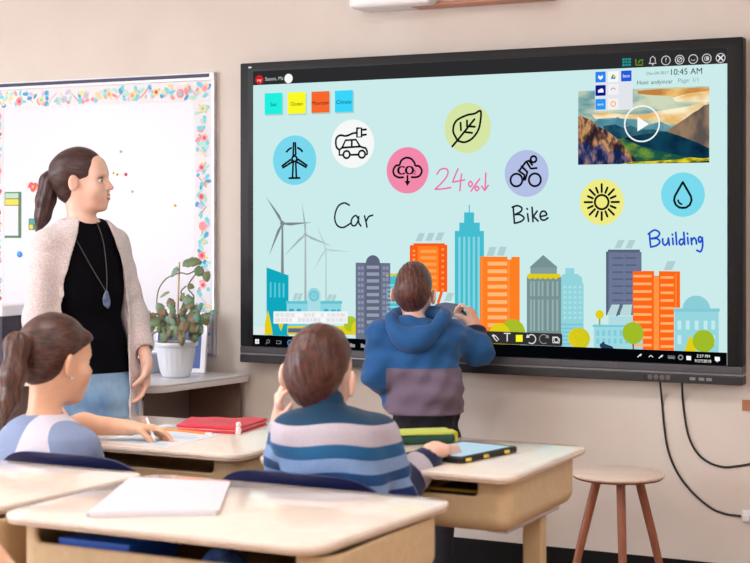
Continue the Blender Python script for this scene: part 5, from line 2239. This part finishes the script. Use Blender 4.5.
def cut_front(D, X, Y, Z):
    x, y = X - P(88, 230)[0], Y
    fr = x * bf[0] + y * bf[1]
    sd = x * br[0] + y * br[1]
    # opening: narrow at the nape, wide over the chest, edges hanging at her sides
    zz = [.5, .75, .95, 1.05, 1.20, 1.30, 1.345, 1.40]
    wR_ = np.interp(Z, zz, [.165, .16, .150, .145, .128, .095, .078, .062])
    wL_ = np.interp(Z, zz, [.100, .115, .128, .132, .118, .090, .074, .062])
    d = np.minimum(np.minimum(sd + wL_, wR_ - sd), fr + .0)
    return np.maximum(D, d)


v.field(cut_front)
# sleeves on top of the opened body
sl = Vol(.0045)
limb(v, [sR + [0, 0, -.004], eR, wR + (eR - wR) * .25], [.064, .056, .050], .03)
limb(v, [sL + [0, 0, -.004], eL, wL + (eL - wL) * .42], [.062, .050, .046], .03)
v.field(wrinkle(.0018, 8, (16, 16, 34)))
cuff = wL + (eL - wL) * .42
ax = nrm(wL - eL)
v.sub(cone(wL, wL + (eL - wL) * .38, .036, .036), .006)
pf.put('cardigan', v.mesh('cardigan'), M_CARD, root)
# hair
v = Vol(.0035)
v.add(hd.e(0, -.022, .048, .084, .104, .094), .01)
v.add(hd.e(0, -.066, .034, .074, .074, .080), .03)
v.add(hd.e(0, -.052, -.030, .060, .055, .055), .03)


def hairline(D, X, Y, Z):
    x, y, z = hd.local(X, Y, Z)
    keep = -(z - .80 * y + .018) * .76       # swept line from the forehead to over the ear
    keep = np.minimum(keep, np.maximum(y + .030, -.085 - z))
    keep = np.maximum(keep, y - .082 + .25 * np.abs(x))
    return np.maximum(D + .0008 * np.sin(z * 130 + 2 * np.sin(y * 30)), keep * hd.k)


v.field(hairline)
v.sub(hd.e(.092, -.002, -.010, .022, .014, .020), .006)
v.sub(hd.e(-.092, -.002, -.010, .022, .014, .020), .006)
pf.put('hair', v.mesh('hair'), M_HAIR_W, root)
pt = [hd.p(0, -.108, .040), P(50, 182, .02), P(46, 200, .02), P(43, 216, .02), P(37, 233, .01)]
v = Vol(.0035)
limb(v, pt, [.028, .035, .035, .027, .007], .03)
v.field(lambda D, X, Y, Z: D + .0014 * np.sin(np.arctan2(Y - pt[1][1], X - pt[1][0] + (pt[1][2] - Z) * .25) * 9))
pf.put('ponytail', v.mesh('ponytail'), M_TAIL_W, root)
v = Vol(.003)
q = hd.p(0, -.117, .044)
v.add(ell(q, np.array([.026, .012, .026]), hd.M), .01)
pf.put('hair_tie', v.mesh('hair_tie'), M_BLACK, root)
# necklace
cord = catmull([P(70, 222, -.055), P(74, 235, -.09), P(82, 250, -.115), P(92, 268, -.122), P(104, 288, -.122), P(106, 291, -.122)], 6)
cord2 = catmull([P(97, 222, -.045), P(103, 240, -.07), P(106, 262, -.098), P(107, 280, -.118), P(106.5, 291, -.122)], 6)
bm = tube([Vector(p) for p in cord], .0021, 6)
add_tube(bm, cord2, .0021, 6)
nk = obj('necklace', bm, mat('necklace_cord', (60, 52, 52), .5), root, smooth=True, world=False)
v = Vol(.002)
for dx, dy, py in ((0, 0, 297), (-.004, -.004, 300), (.005, 0, 302)):
    p = P(106.5, py, -.128) + [dx, dy, 0]
    v.add(ell(p, (.010, .005, .026), np.array([[math.cos(.3), math.sin(.3), 0], [-math.sin(.3), math.cos(.3), 0], [0, 0, 1]])), .004)
pf.put('pendant', v.mesh('pendant'), mat('feather_pendant', (112, 132, 160), .35, col2=(70, 88, 120), scale=60), nk)

# ------------------------------------------------------------------ THE BOY AT THE DISPLAY
pf = PF(413, 5.93)
P = pf.P
root = pf.root('boy in a blue and grey hoodie writing on the display with a pen')
yaw = R(14)
bf = np.array([math.sin(yaw), math.cos(yaw), 0])
br = np.array([bf[1], -bf[0], 0])
hd = Head(P(414, 295, .03), 14, 4, 3, .90, .004)
neck = P(414, 322, -.01)
sL, eL, wL = P(380, 336), P(379, 378, -.02), P(396, 397, .12)
sR, eR, wR = P(448, 334, .02), P(477, 351, .08), P(476, 330, .15)
YAW = -yaw


def T3(px, py, rx, ry, dd=0):
    p = P(px, py, dd)
    return (p[2], p[0], p[1], rx, ry)


st = [T3(414, 318, .06, .06), T3(414, 326, .12, .08), T3(415, 335, .150, .09), T3(418, 360, .145, .095), T3(422, 385, .142, .098), T3(424, 405, .142, .098), T3(424, 420, .125, .092), T3(424, 437, .125, .09)]
hz = P(424, 440)[2]
hipR, hipL = np.array([P(424, 440)[0], 0, hz]) + br * .065, np.array([P(424, 440)[0], 0, hz]) - br * .065
v = Vol(.0036)
hd.build(v, neck, .042)
v.add(loft(st, YAW, grow=-.016), .03)
limb(v, [sR, eR, wR], [.034, .030, .021])
limb(v, [sL, eL, wL], [.034, .030, .021])
for h in (hipR, hipL):
    a = np.array([h[0], h[1], .07])
    limb(v, [h, np.array([h[0], h[1] + .01, .33]), a], [.062, .042, .028], .03)
    v.add(cone(a, a + bf * .08 + [0, 0, -.04], .026, .020), .03)
pen_dir = nrm(P(467, 312, .205) - P(476, 318, .15))
hd_d, hd_n = nrm([-.16, .42, .85]), nrm([-.80, .55, -.10])
hd_n = nrm(hd_n - hd_d * (hd_n @ hd_d))
hand(v, wR, hd_d, hd_n, nrm([-.2, -1, .3]), .95, 1.0, .8, curls=(.85, 1.05, 1.15, 1.2))
GRIP = wR + .95 * (hd_d * .078 + hd_n * .026)
hand(v, wL, nrm([.6, .6, -.2]), [0, -.4, -1], [0, 1, 0], .78, .5, .5)
pf.put('body', v.mesh('body'), M_SKIN, root)
hd.features(pf, root)
# hoodie: blue above, heather grey below, dark ribbed waist
z1, z2 = P(0, 366)[2], P(0, 413)[2]
zbot = P(0, 434)[2]
M_HOOD = ramp_mat('hoodie_fleece', [(0, (22, 22, 30)), (.2, (118, 104, 124)), (.5, (38, 92, 150)), (.8, (22, 40, 78))], bscale=300)
v = Vol(.0042)
v.add(loft(st, YAW, rnd=.02, grow=.012), .01)
v.add(cone(sL + [.012, 0, -.02], sR + [-.012, 0, -.02], .058), .04)
limb(v, [sL, eL, wL + (eL - wL) * .12], [.058, .050, .040], .03)
limb(v, [sR, eR, wR + (eR - wR) * .22], [.058, .051, .038], .03)
v.sub(cone(wR, wR + (eR - wR) * .2, .026), .004)
v.field(wrinkle(.008, 31, (14, 14, 30), 7))
v.field(wrinkle(.005, 33, (34, 34, 60), 6))


def rib(D, X, Y, Z):
    a = np.arctan2(Y - P(424, 420)[1], X - P(424, 420)[0])
    m = np.clip((z2 + .004 - Z) / .01, 0, 1)
    D = D + m * (.010 + .0015 * np.sin(a * 60))
    D = np.maximum(D, zbot - Z)
    return D


v.field(rib)
dl = [dist_to(sL, eL), dist_to(eL, wL), dist_to(sR, eR), dist_to(eR, wR)]


def u(x, y, z):
    d = np.min([g(x, y, z)[0] for g in dl], 0)
    arm = np.clip((.092 - d) / .012, 0, 1)
    dL1, tL = dl[1](x, y, z)
    out = np.where(z < z2, .1, np.where(z < z1, .35, .65))
    # smooth steps so the joins stay crisp
    base = np.clip(.2 + (z - z2) / .004 * .02, .1, .35)
    base = np.where(z > (z1 + z2) / 2, np.clip(.5 + (z - z1) / .004 * .02, .35, .65), base)
    cuffs = np.zeros_like(z)
    dR1, tR = dl[3](x, y, z)
    arm_u = np.full_like(z, .65)
    arm_u = np.where((dR1 < .062) & (tR > .55) & (tR < 1.01), .9, arm_u)
    arm_u = np.where((dL1 < .062) & (tL > .6), .9, arm_u)
    return np.where((arm > .5) & (z > z2 - .02) & (((x < P(386, 0)[0]) | (x > P(458, 0)[0]))), arm_u, base)


pf.put('hoodie', v.mesh('hoodie'), M_HOOD, root, u)
# hood lying on the back
M_HOODB = ramp_mat('hood_fleece', [(0, (38, 90, 148)), (.5, (30, 74, 128))], bscale=300)
v = Vol(.0042)
hc = P(417, 322, -.045)
for k in range(26):
    a = 2 * math.pi * k / 26
    b = 2 * math.pi * (k + 1) / 26

    def hp(a):
        s_, c_ = math.sin(a), math.cos(a)
        drop = .052 * max(0, -c_) ** 1.3
        return hc + br * s_ * (.098 - .012 * max(0, -c_)) + bf * (c_ * .075 + (.03 if c_ > 0 else 0)) + np.array([0, 0, .018 - drop * 1.5 + .01 * c_])
    rr = lambda a: .026 + .010 * max(0, -math.cos(a))
    v.add(cone(hp(a), hp(b), rr(a), rr(b)), .012)
v.add(ell(hc - bf * .055 + [0, 0, -.055], (.075, .030, .050), np.array([br, bf, [0, 0, 1.0]])), .03)
v.sub(ell(hc - bf * .045 + [0, 0, .022], (.058, .034, .030), np.array([br, bf, [0, 0, 1.0]])), .02)
v.field(wrinkle(.0035, 3, (26, 26, 44)))
pf.put('hood', v.mesh('hood'), M_HOODB, root, lambda x, y, z: np.full_like(z, .25))
M_TROUS = mat('dark_trousers', (26, 28, 40), .85, bump=.2, bscale=220)
v = Vol(.005)
v.add(loft([T3(424, 426, .122, .09), T3(424, 440, .128, .095), T3(424, 455, .128, .092)], YAW, rnd=.01), .01)
for h in (hipR, hipL):
    limb(v, [h, np.array([h[0], h[1] + .01, .33]), np.array([h[0], h[1], .08])], [.074, .056, .046], .03)
v.field(wrinkle(.003, 11, (14, 14, 30)))
v.field(lambda D, X, Y, Z: np.maximum(D, .045 - Z))
pf.put('trousers', v.mesh('trousers'), M_TROUS, root)
for h in (hipR, hipL):
    shoe(pf, root, h, yaw, .82)


def short_hair(pf, hd, root, m, seed, nape=-.052, vol=.010, front=.05):
    v = Vol(.003)
    v.add(hd.e(0, -.014, .046, .073 + vol * .5, .098 + vol, .090 + vol), .01)
    v.add(hd.e(0, -.050, .006, .064 + vol * .4, .058 + vol * .6, .066 + vol), .03)
    v.field(wrinkle(.0022, seed, (34, 34, 20), 6))
    v.field(wrinkle(.0012, seed + 1, (110, 110, 40), 5))

    def line(D, X, Y, Z):
        x, y, z = hd.local(X, Y, Z)
        side = -(z - 1.1 * (y + .01) - .012) * .67            # above the ears towards the forehead
        back = np.maximum(y + .026, nape + 1.1 * np.maximum(np.abs(x) - .034, 0) - z)
        keep = np.minimum(side, back)
        keep = np.maximum(keep, y - front - .05)
        s_ = .0007 * np.sin(x * 300 + z * 90)
        return np.maximum(D + s_, keep * hd.k)
    v.field(line)
    for q in (-1, 1):
        v.sub(hd.e(q * .094, -.004, -.008, .030, .026, .038), .005)
    pf.put('hair', v.mesh('hair'), m, root)


short_hair(pf, hd, root, M_HAIR_B, 3, -.066, .012)
BOYPF = pf
# pen held against the screen
G = BOYPF.W(GRIP)
tip = np.array([G[0] - .035, VY - .0025, G[2] + .022])
base = G + nrm(G - tip) * .055
t = thing('stylus', 'dark pen held by the boy against the display', 'pen', tuple(tip))
obj('barrel', tube([base, tip + (base - tip) * .12], .0055, 12), mat('pen_barrel', (52, 60, 84), .4), t)
obj('tip', tube([tip + (base - tip) * .118, tip], [.0045, .0015], 12), M_BLACK, t)

# ------------------------------------------------------------------ THE SEATED BOY IN STRIPES
pf = PF(330, 4.10)
P = pf.P
root = pf.root('boy in a striped sweater seated at a desk with one hand raised to his cheek')
yaw = R(20)
bf = np.array([math.sin(yaw), math.cos(yaw), 0])
br = np.array([bf[1], -bf[0], 0])
YAW = -yaw
hd = Head(P(320, 378, .03), 24, 2, 5, 1.02, .012)
neck = P(326, 418, -.01)
sL, eL, wL = P(295, 434, .0), P(285, 462, .22), P(279, 421, .15)
sR, eR = P(377, 438, .02), P(397, 490, .06)
wR = P(434, 459, .20)
wR[2] = DZ + .036


def T3(px, py, rx, ry, dd=0):
    p = P(px, py, dd)
    return (p[2], p[0], p[1], rx, ry)


st = [T3(328, 406, .058, .058, .0), T3(328, 413, .095, .075), T3(330, 424, .128, .090), T3(332, 445, .138, .095), T3(334, 480, .138, .10), T3(336, 520, .135, .10), T3(337, 565, .138, .105), T3(337, 578, .13, .10)]
seat_z = .442
pel = np.array([P(337, 560)[0], .02, seat_z + .076])
knR, knL = pel + bf * .33 + br * .09 - np.array([0, 0, .052]), pel + bf * .33 - br * .09 - np.array([0, 0, .052])
anR, anL = np.array([knR[0], knR[1], .07]) + bf * .03, np.array([knL[0], knL[1], .07]) + bf * .03


def seated_lower(pf, root, v, pel, knR, knL, anR, anL, m, yaw, br, bf, ks=.85):
    for s_, kn, an in ((1, knR, anR), (-1, knL, anL)):
        h = pel + br * .07 * s_
        limb(v, [h, kn, an], [.066, .044, .030], .03)
        v.add(cone(an, an + bf * .08 + [0, 0, -.04], .027, .020), .03)
    t = Vol(.005)
    for s_, kn, an in ((1, knR, anR), (-1, knL, anL)):
        h = pel + br * .07 * s_
        limb(t, [h, kn, an + [0, 0, .02]], [.074, .056, .044], .03)
        shoe(pf, root, an, yaw, ks)
    t.add(ell(pel, (.15, .11, .082), np.array([br, bf, [0, 0, 1.0]])), .03)
    t.field(wrinkle(.003, 6, (16, 16, 20)))
    t.field(lambda D, X, Y, Z: np.maximum(D, .045 - Z))
    pf.put('trousers', t.mesh('trousers'), m, root)


v = Vol(.0034)
hd.build(v, neck, .043)
v.add(loft(st, YAW, grow=-.016), .03)
limb(v, [sR, eR, wR], [.036, .031, .022])
limb(v, [sL, eL, wL], [.036, .031, .022])
hand(v, wR, nrm([.45, .86, -.10]), [0, 0, -1], nrm([-.7, .6, 0]), 1.08, .34, .4, curls=(.34, .40, .46, .5))
hand(v, wL, nrm([.02, -.42, .9]), nrm([.92, .1, .1]), nrm([.3, -.8, .2]), .84, .40, .3, curls=(.42, .46, .48, .5), spread=.22)
seated_lower(pf, root, v, pel, knR, knL, anR, anL, M_TROUS, yaw, br, bf)
pf.put('body', v.mesh('body'), M_SKIN, root)
hd.features(pf, root)
short_hair(pf, hd, root, M_HAIR_S, 8, -.074, .012)
NAV, TEA, GRY, LBL = (24, 34, 72), (26, 84, 122), (186, 178, 190), (128, 158, 204)
# u runs down the sweater: 0 collar .. 1 hem
M_SWEAT = ramp_mat('striped_sweater', [(0, (22, 62, 92)), (.098, GRY), (.215, (32, 92, 140)), (.295, LBL), (.375, (26, 70, 124)), (.435, LBL), (.49, (26, 50, 104)), (.58, GRY), (.66, (30, 80, 130)), (.74, LBL), (.82, NAV),
                                       (.905, NAV), (.93, GRY), (.96, NAV)], bscale=260)
v = Vol(.0042)
v.add(loft(st, YAW, rnd=.02, grow=.010), .01)
v.add(cone(sL + [.02, 0, -.012], sR + [-.02, 0, -.012], .058), .05)
limb(v, [sR, eR, wR + (eR - wR) * .12], [.060, .054, .040], .03)
limb(v, [sL, eL, wL + (eL - wL) * .2], [.058, .052, .038], .03)
v.add(cone(P(326, 414, -.005), P(325, 405, .0), .060, .056), .02)
v.sub(cone(P(325, 402, .005), P(324, 380, .02), .050), .004)
v.sub(cone(wR + (eR - wR) * .10, wR, .028, .03), .004)
v.field(wrinkle(.0045, 41, (12, 12, 22), 7))
v.field(wrinkle(.0022, 43, (30, 30, 50), 6))
zt_, zb_ = P(0, 403)[2], P(0, 575)[2]
dR2 = dist_to(eR, wR)
dLs = dist_to(eL, wL)
xs = P(330, 0)[0]


def u(x, y, z):
    t = (zt_ - z + (x - xs) * .10 * 0) / (zt_ - zb_)
    t = t * 1.0 + .012 * np.sin(x * 26 + 1.0)
    t = np.clip(t, 0, .82)
    d, q = dR2(x, y, z)
    g = np.where(q < .28, .85, np.where(q < .60, .94, .975))
    g = .85 + np.clip((q - .30) / .01, 0, 1) * .09 + np.clip((q - .62) / .01, 0, 1) * .035
    return np.where((d < .066) & (x > P(393, 0)[0]) & (q > .02), g, t)


pf.put('sweater', v.mesh('sweater'), M_SWEAT, root, u)

# ------------------------------------------------------------------ THE SEATED GIRL
pf = PF(50, 4.50)
P = pf.P
root = pf.root('girl with a brown ponytail and lilac raglan shirt writing on a worksheet')
yaw = R(38)
bf = np.array([math.sin(yaw), math.cos(yaw), 0])
br = np.array([bf[1], -bf[0], 0])
YAW = -yaw
hd = Head(P(56, 363, .03), 46, -6, 0, 1.05, .002)
neck = P(44, 416, -.01)
sR, eR = P(80, 449, -.02), P(97, 497, .12)
sL, eL = P(30, 436, .14), P(84, 427, .24)
wR = P(120, 490, .24)
wL = P(128, 425, .24)
eL[2] = DZ + .050
wL[2] = DZ + .040


def T3(px, py, rx, ry, dd=0):
    p = P(px, py, dd)
    return (p[2], p[0], p[1], rx, ry)


st = [T3(44, 414, .058, .058), T3(43, 422, .10, .075), T3(43, 434, .142, .090), T3(44, 452, .150, .10), T3(46, 490, .146, .10), T3(48, 530, .14, .105), T3(50, 555, .14, .11)]
pel = np.array([P(50, 552)[0], .0, seat_z + .076])
byw = R(26.5)
lf = np.array([math.sin(byw), math.cos(byw), 0])
lr = np.array([lf[1], -lf[0], 0])
knR, knL = pel + lf * .34 + lr * .085 - np.array([0, 0, .052]), pel + lf * .34 - lr * .085 - np.array([0, 0, .052])
anR, anL = np.array([knR[0], knR[1], .07]) + lf * .02, np.array([knL[0], knL[1], .07]) + lf * .02
v = Vol(.0036)
hd.build(v, neck, .043)
v.add(loft(st, YAW, grow=-.014), .03)
limb(v, [sR, eR, wR], [.036, .031, .022])
limb(v, [sL, eL, wL], [.037, .033, .024])
hand(v, wL, nrm([1, .05, -.10]), nrm([0, -.35, -1]), nrm([.1, -1, 0]), .92, .45, .6, curls=(.34, .46, .55, .6))
hand(v, wR, nrm([.5, .8, -.2]), [0, 0, -1], [-1, 0, 0], .85, .4, .4)
seated_lower(pf, root, v, pel, knR, knL, anR, anL, mat('blue_trousers', (58, 76, 120), .85, bump=.2, bscale=220), byw, lr, lf)
pf.put('body', v.mesh('body'), M_SKIN2, root)
hd.features(pf, root)
M_SHIRT = ramp_mat('raglan_shirt', [(0, (216, 212, 226)), (.5, (138, 154, 190))], bscale=300, bump=.15)
v = Vol(.0042)
v.add(loft(st, YAW, rnd=.02, grow=.008), .01)
limb(v, [sR, sR + (eR - sR) * .72], [.060, .058], .03)
limb(v, [sL, sL + (eL - sL) * .5], [.058, .054], .03)
v.field(wrinkle(.004, 51, (14, 14, 24), 7))
v.sub(cone(P(44, 415, -.0), P(50, 395, .01), .052), .004)
g1, g2 = dist_to(sR + nrm(eR - sR) * .01, eR), dist_to(sL, eL)
ns = dist_to(P(60, 425), sR)


def u(x, y, z):
    d = np.minimum(g1(x, y, z)[0] - .004, g2(x, y, z)[0])
    sd = x * br[0] + y * br[1]
    return np.where(z > P(0, 500)[2], np.clip(.5 + (np.abs(sd - P(46, 0)[0] * br[0] - .055) - .050 + (z - P(0, 440)[2]) * .35) * 10, 0, 1), np.clip(.5 + (.068 - d) * 8, 0, 1))


pf.put('shirt', v.mesh('shirt'), M_SHIRT, root, u)
v = Vol(.0034)
v.add(hd.e(0, -.016, .048, .084, .102, .094), .01)
v.add(hd.e(0, -.056, .010, .072, .064, .076), .03)
v.add(hd.co((.040, .062, .074), (.066, .052, .034), .022, .014), .02)     # swept fringe
v.add(hd.co((-.040, .062, .074), (-.066, .052, .034), .022, .014), .02)


def line(D, X, Y, Z):
    x, y, z = hd.local(X, Y, Z)
    side = -(z - .62 * (y + .02) - .012) * .8
    back = np.maximum(y + .022, -.070 - z - .3 * (y + .05))
    keep = np.minimum(side, back)
    keep = np.maximum(keep, y - .090)
    s_ = .0008 * np.sin(z * 130 + 2 * np.sin(y * 30))
    return np.maximum(D + s_, keep * hd.k)


v.field(line)
for q in (-1, 1):
    v.sub(hd.e(q * .094, -.002, -.004, .022, .017, .026), .006)
pf.put('hair', v.mesh('hair'), M_HAIR_G, root)
pt = [hd.p(-.01, -.112, .006), P(17, 345, -.10), P(13, 375, -.13), P(9, 400, -.14), P(4, 424, -.14)]
v = Vol(.0036)
limb(v, pt, [.024, .033, .033, .027, .007], .025)
v.field(lambda D, X, Y, Z: D + .0014 * np.sin(np.arctan2(Y - pt[1][1] - (Z - pt[1][2]) * .2, X - pt[1][0] + (pt[1][2] - Z) * .1) * 9))
pf.put('ponytail', v.mesh('ponytail'), M_TAIL_G, root)
v = Vol(.003)
v.add(ell(hd.p(-.012, -.122, .004), (.030, .030, .016)), .01)
pf.put('hair_tie', v.mesh('hair_tie'), mat('lilac_hair_tie', (150, 130, 190), .7), root)
v = Vol(.0016)
v.add(sph(hd.p(.082, .002, -.036), .0048), .001)
pf.put('earring', v.mesh('earring'), mat('pearl', (240, 236, 238), .2), root)
# her pencil
a = pf.W(wL + np.array([.050, .03, .035]))
b = pf.W(wL + np.array([.092, -.062, 0]))
b[2] = DZ + .004
a = b + nrm(a - b) * .11
t = thing('pencil', 'short white pencil held in the girl\'s hand over the worksheet', 'pencil', tuple(b))
obj('shaft', tube([a, b + (a - b) * .15], .0038, 8), M_PAPER, t)
obj('point', tube([b + (a - b) * .149, b], [.0038, .0008], 8), M_WOODTOP, t)

# ------------------------------------------------------------------ CHILD AT THE LEFT EDGE
pf = PF(-115, 3.02)
P = pf.P
root = pf.root('child at the lower left corner of whom only a bare forearm shows')
yaw = R(26.5)
bf = np.array([math.sin(yaw), math.cos(yaw), 0])
br = np.array([bf[1], -bf[0], 0])
YAW = -yaw
hd = Head(P(-116, 390, .02), 20, 0, 0, .97)
neck = P(-115, 440)


def T3(px, py, rx, ry, dd=0):
    p = P(px, py, dd)
    return (p[2], p[0], p[1], rx, ry)


sR, eR = P(-62, 500), P(20, 600)
wR = P(40, 640, .10)
sL, eL = P(-170, 500), P(-185, 590, .05)
wL = P(-120, 640, .15)
st = [T3(-115, 450, .058, .058), T3(-115, 458, .10, .075), T3(-115, 474, .140, .09), T3(-115, 520, .150, .10), T3(-115, 600, .14, .10), T3(-115, 690, .14, .11)]
pel = np.array([P(-115, 0)[0], .0, seat_z + .076])
knR, knL = pel + bf * .33 + br * .09 - np.array([0, 0, .052]), pel + bf * .33 - br * .09 - np.array([0, 0, .052])
anR, anL = np.array([knR[0], knR[1], .07]), np.array([knL[0], knL[1], .07])
v = Vol(.005)
hd.build(v, neck, .043)
v.add(loft(st, YAW, grow=-.014), .03)
limb(v, [sR, eR, wR], [.040, .036, .024])
limb(v, [sL, eL, wL], [.040, .036, .024])
hand(v, wR, nrm([.2, .9, -.3]), [0, 0, -1], [-1, 0, 0], .88, .3, .4)
hand(v, wL, nrm([.2, .9, -.3]), [0, 0, -1], [1, 0, 0], .88, .3, .4)
seated_lower(pf, root, v, pel, knR, knL, anR, anL, M_TROUS, yaw, br, bf)
pf.put('body', v.mesh('body'), M_SKIN2, root)
hd.features(pf, root)
short_hair(pf, hd, root, M_HAIR_S, 5)
v = Vol(.005)
v.add(loft(st, YAW, rnd=.02, grow=.008), .01)
limb(v, [sR, sR + (eR - sR) * .35], [.056, .056], .03)
limb(v, [sL, sL + (eL - sL) * .35], [.056, .056], .03)
v.sub(cone(neck, hd.p(0, 0, -.02), .05), .004)
pf.put('shirt', v.mesh('shirt'), mat('plain_shirt', (196, 120, 96), .85, bump=.2, bscale=200), root)
c2 = copy_tree(c0)
w_ = pf.W(np.array([pel[0], -.14, 0]))
c2.location = (w_[0], w_[1], 0)
c2['label'] = 'navy plastic school chair under the child at the lower left corner'

# ================================================================== LIGHT, SKY, CAMERA
w = bpy.data.worlds.new('sky')
SC.world = w
w.use_nodes = True
nt = w.node_tree
bg = nt.nodes['Background']
sky = nt.nodes.new('ShaderNodeTexSky')
sky.sky_type = 'HOSEK_WILKIE'
sky.turbidity = 3.0
nt.links.new(sky.outputs[0], bg.inputs['Color'])
bg.inputs['Strength'].default_value = 1.0


def area(name, loc, rot, sx, sy, power, col):
    l = bpy.data.lights.new(name, 'AREA')
    l.shape = 'RECTANGLE'
    l.size, l.size_y, l.energy, l.color = sx, sy, power, col
    o = bpy.data.objects.new(name, l)
    COL.objects.link(o)
    o.location, o.rotation_euler = loc, rot
    return o


# daylight entering through the three windows of the left wall
for i, (a, b) in enumerate(WY):
    area('window_daylight', (X0 + .02, (a + b) / 2, (WZ0 + WZ1) / 2), (0, R(-90), 0), 1.55, b - a - .05, (150, 120, 45)[i], (0.86, 0.92, 1.0))

cd = bpy.data.cameras.new('camera')
cam = bpy.data.objects.new('camera', cd)
COL.objects.link(cam)
cam.location = tuple(CAM)
cam.rotation_euler = (R(90), 0, TH)
cd.sensor_width = 36.0
cd.lens = FPX / 750.0 * 36.0
cd.shift_y = -(281.5 - HOR) / 750.0
cd.clip_start, cd.clip_end = 0.05, 200
cd.dof.use_dof = True
cd.dof.focus_distance = 6.1
cd.dof.aperture_fstop = 4.2
SC.camera = cam
vs = SC.view_settings
vs.view_transform = 'Standard'
vs.look = 'None'
vs.gamma = 1.0
vs.use_curve_mapping = False
vs.exposure = 0.0
SC.display_settings.display_device = 'sRGB'
SC.cycles.max_bounces = 8
SC.cycles.use_denoising = True
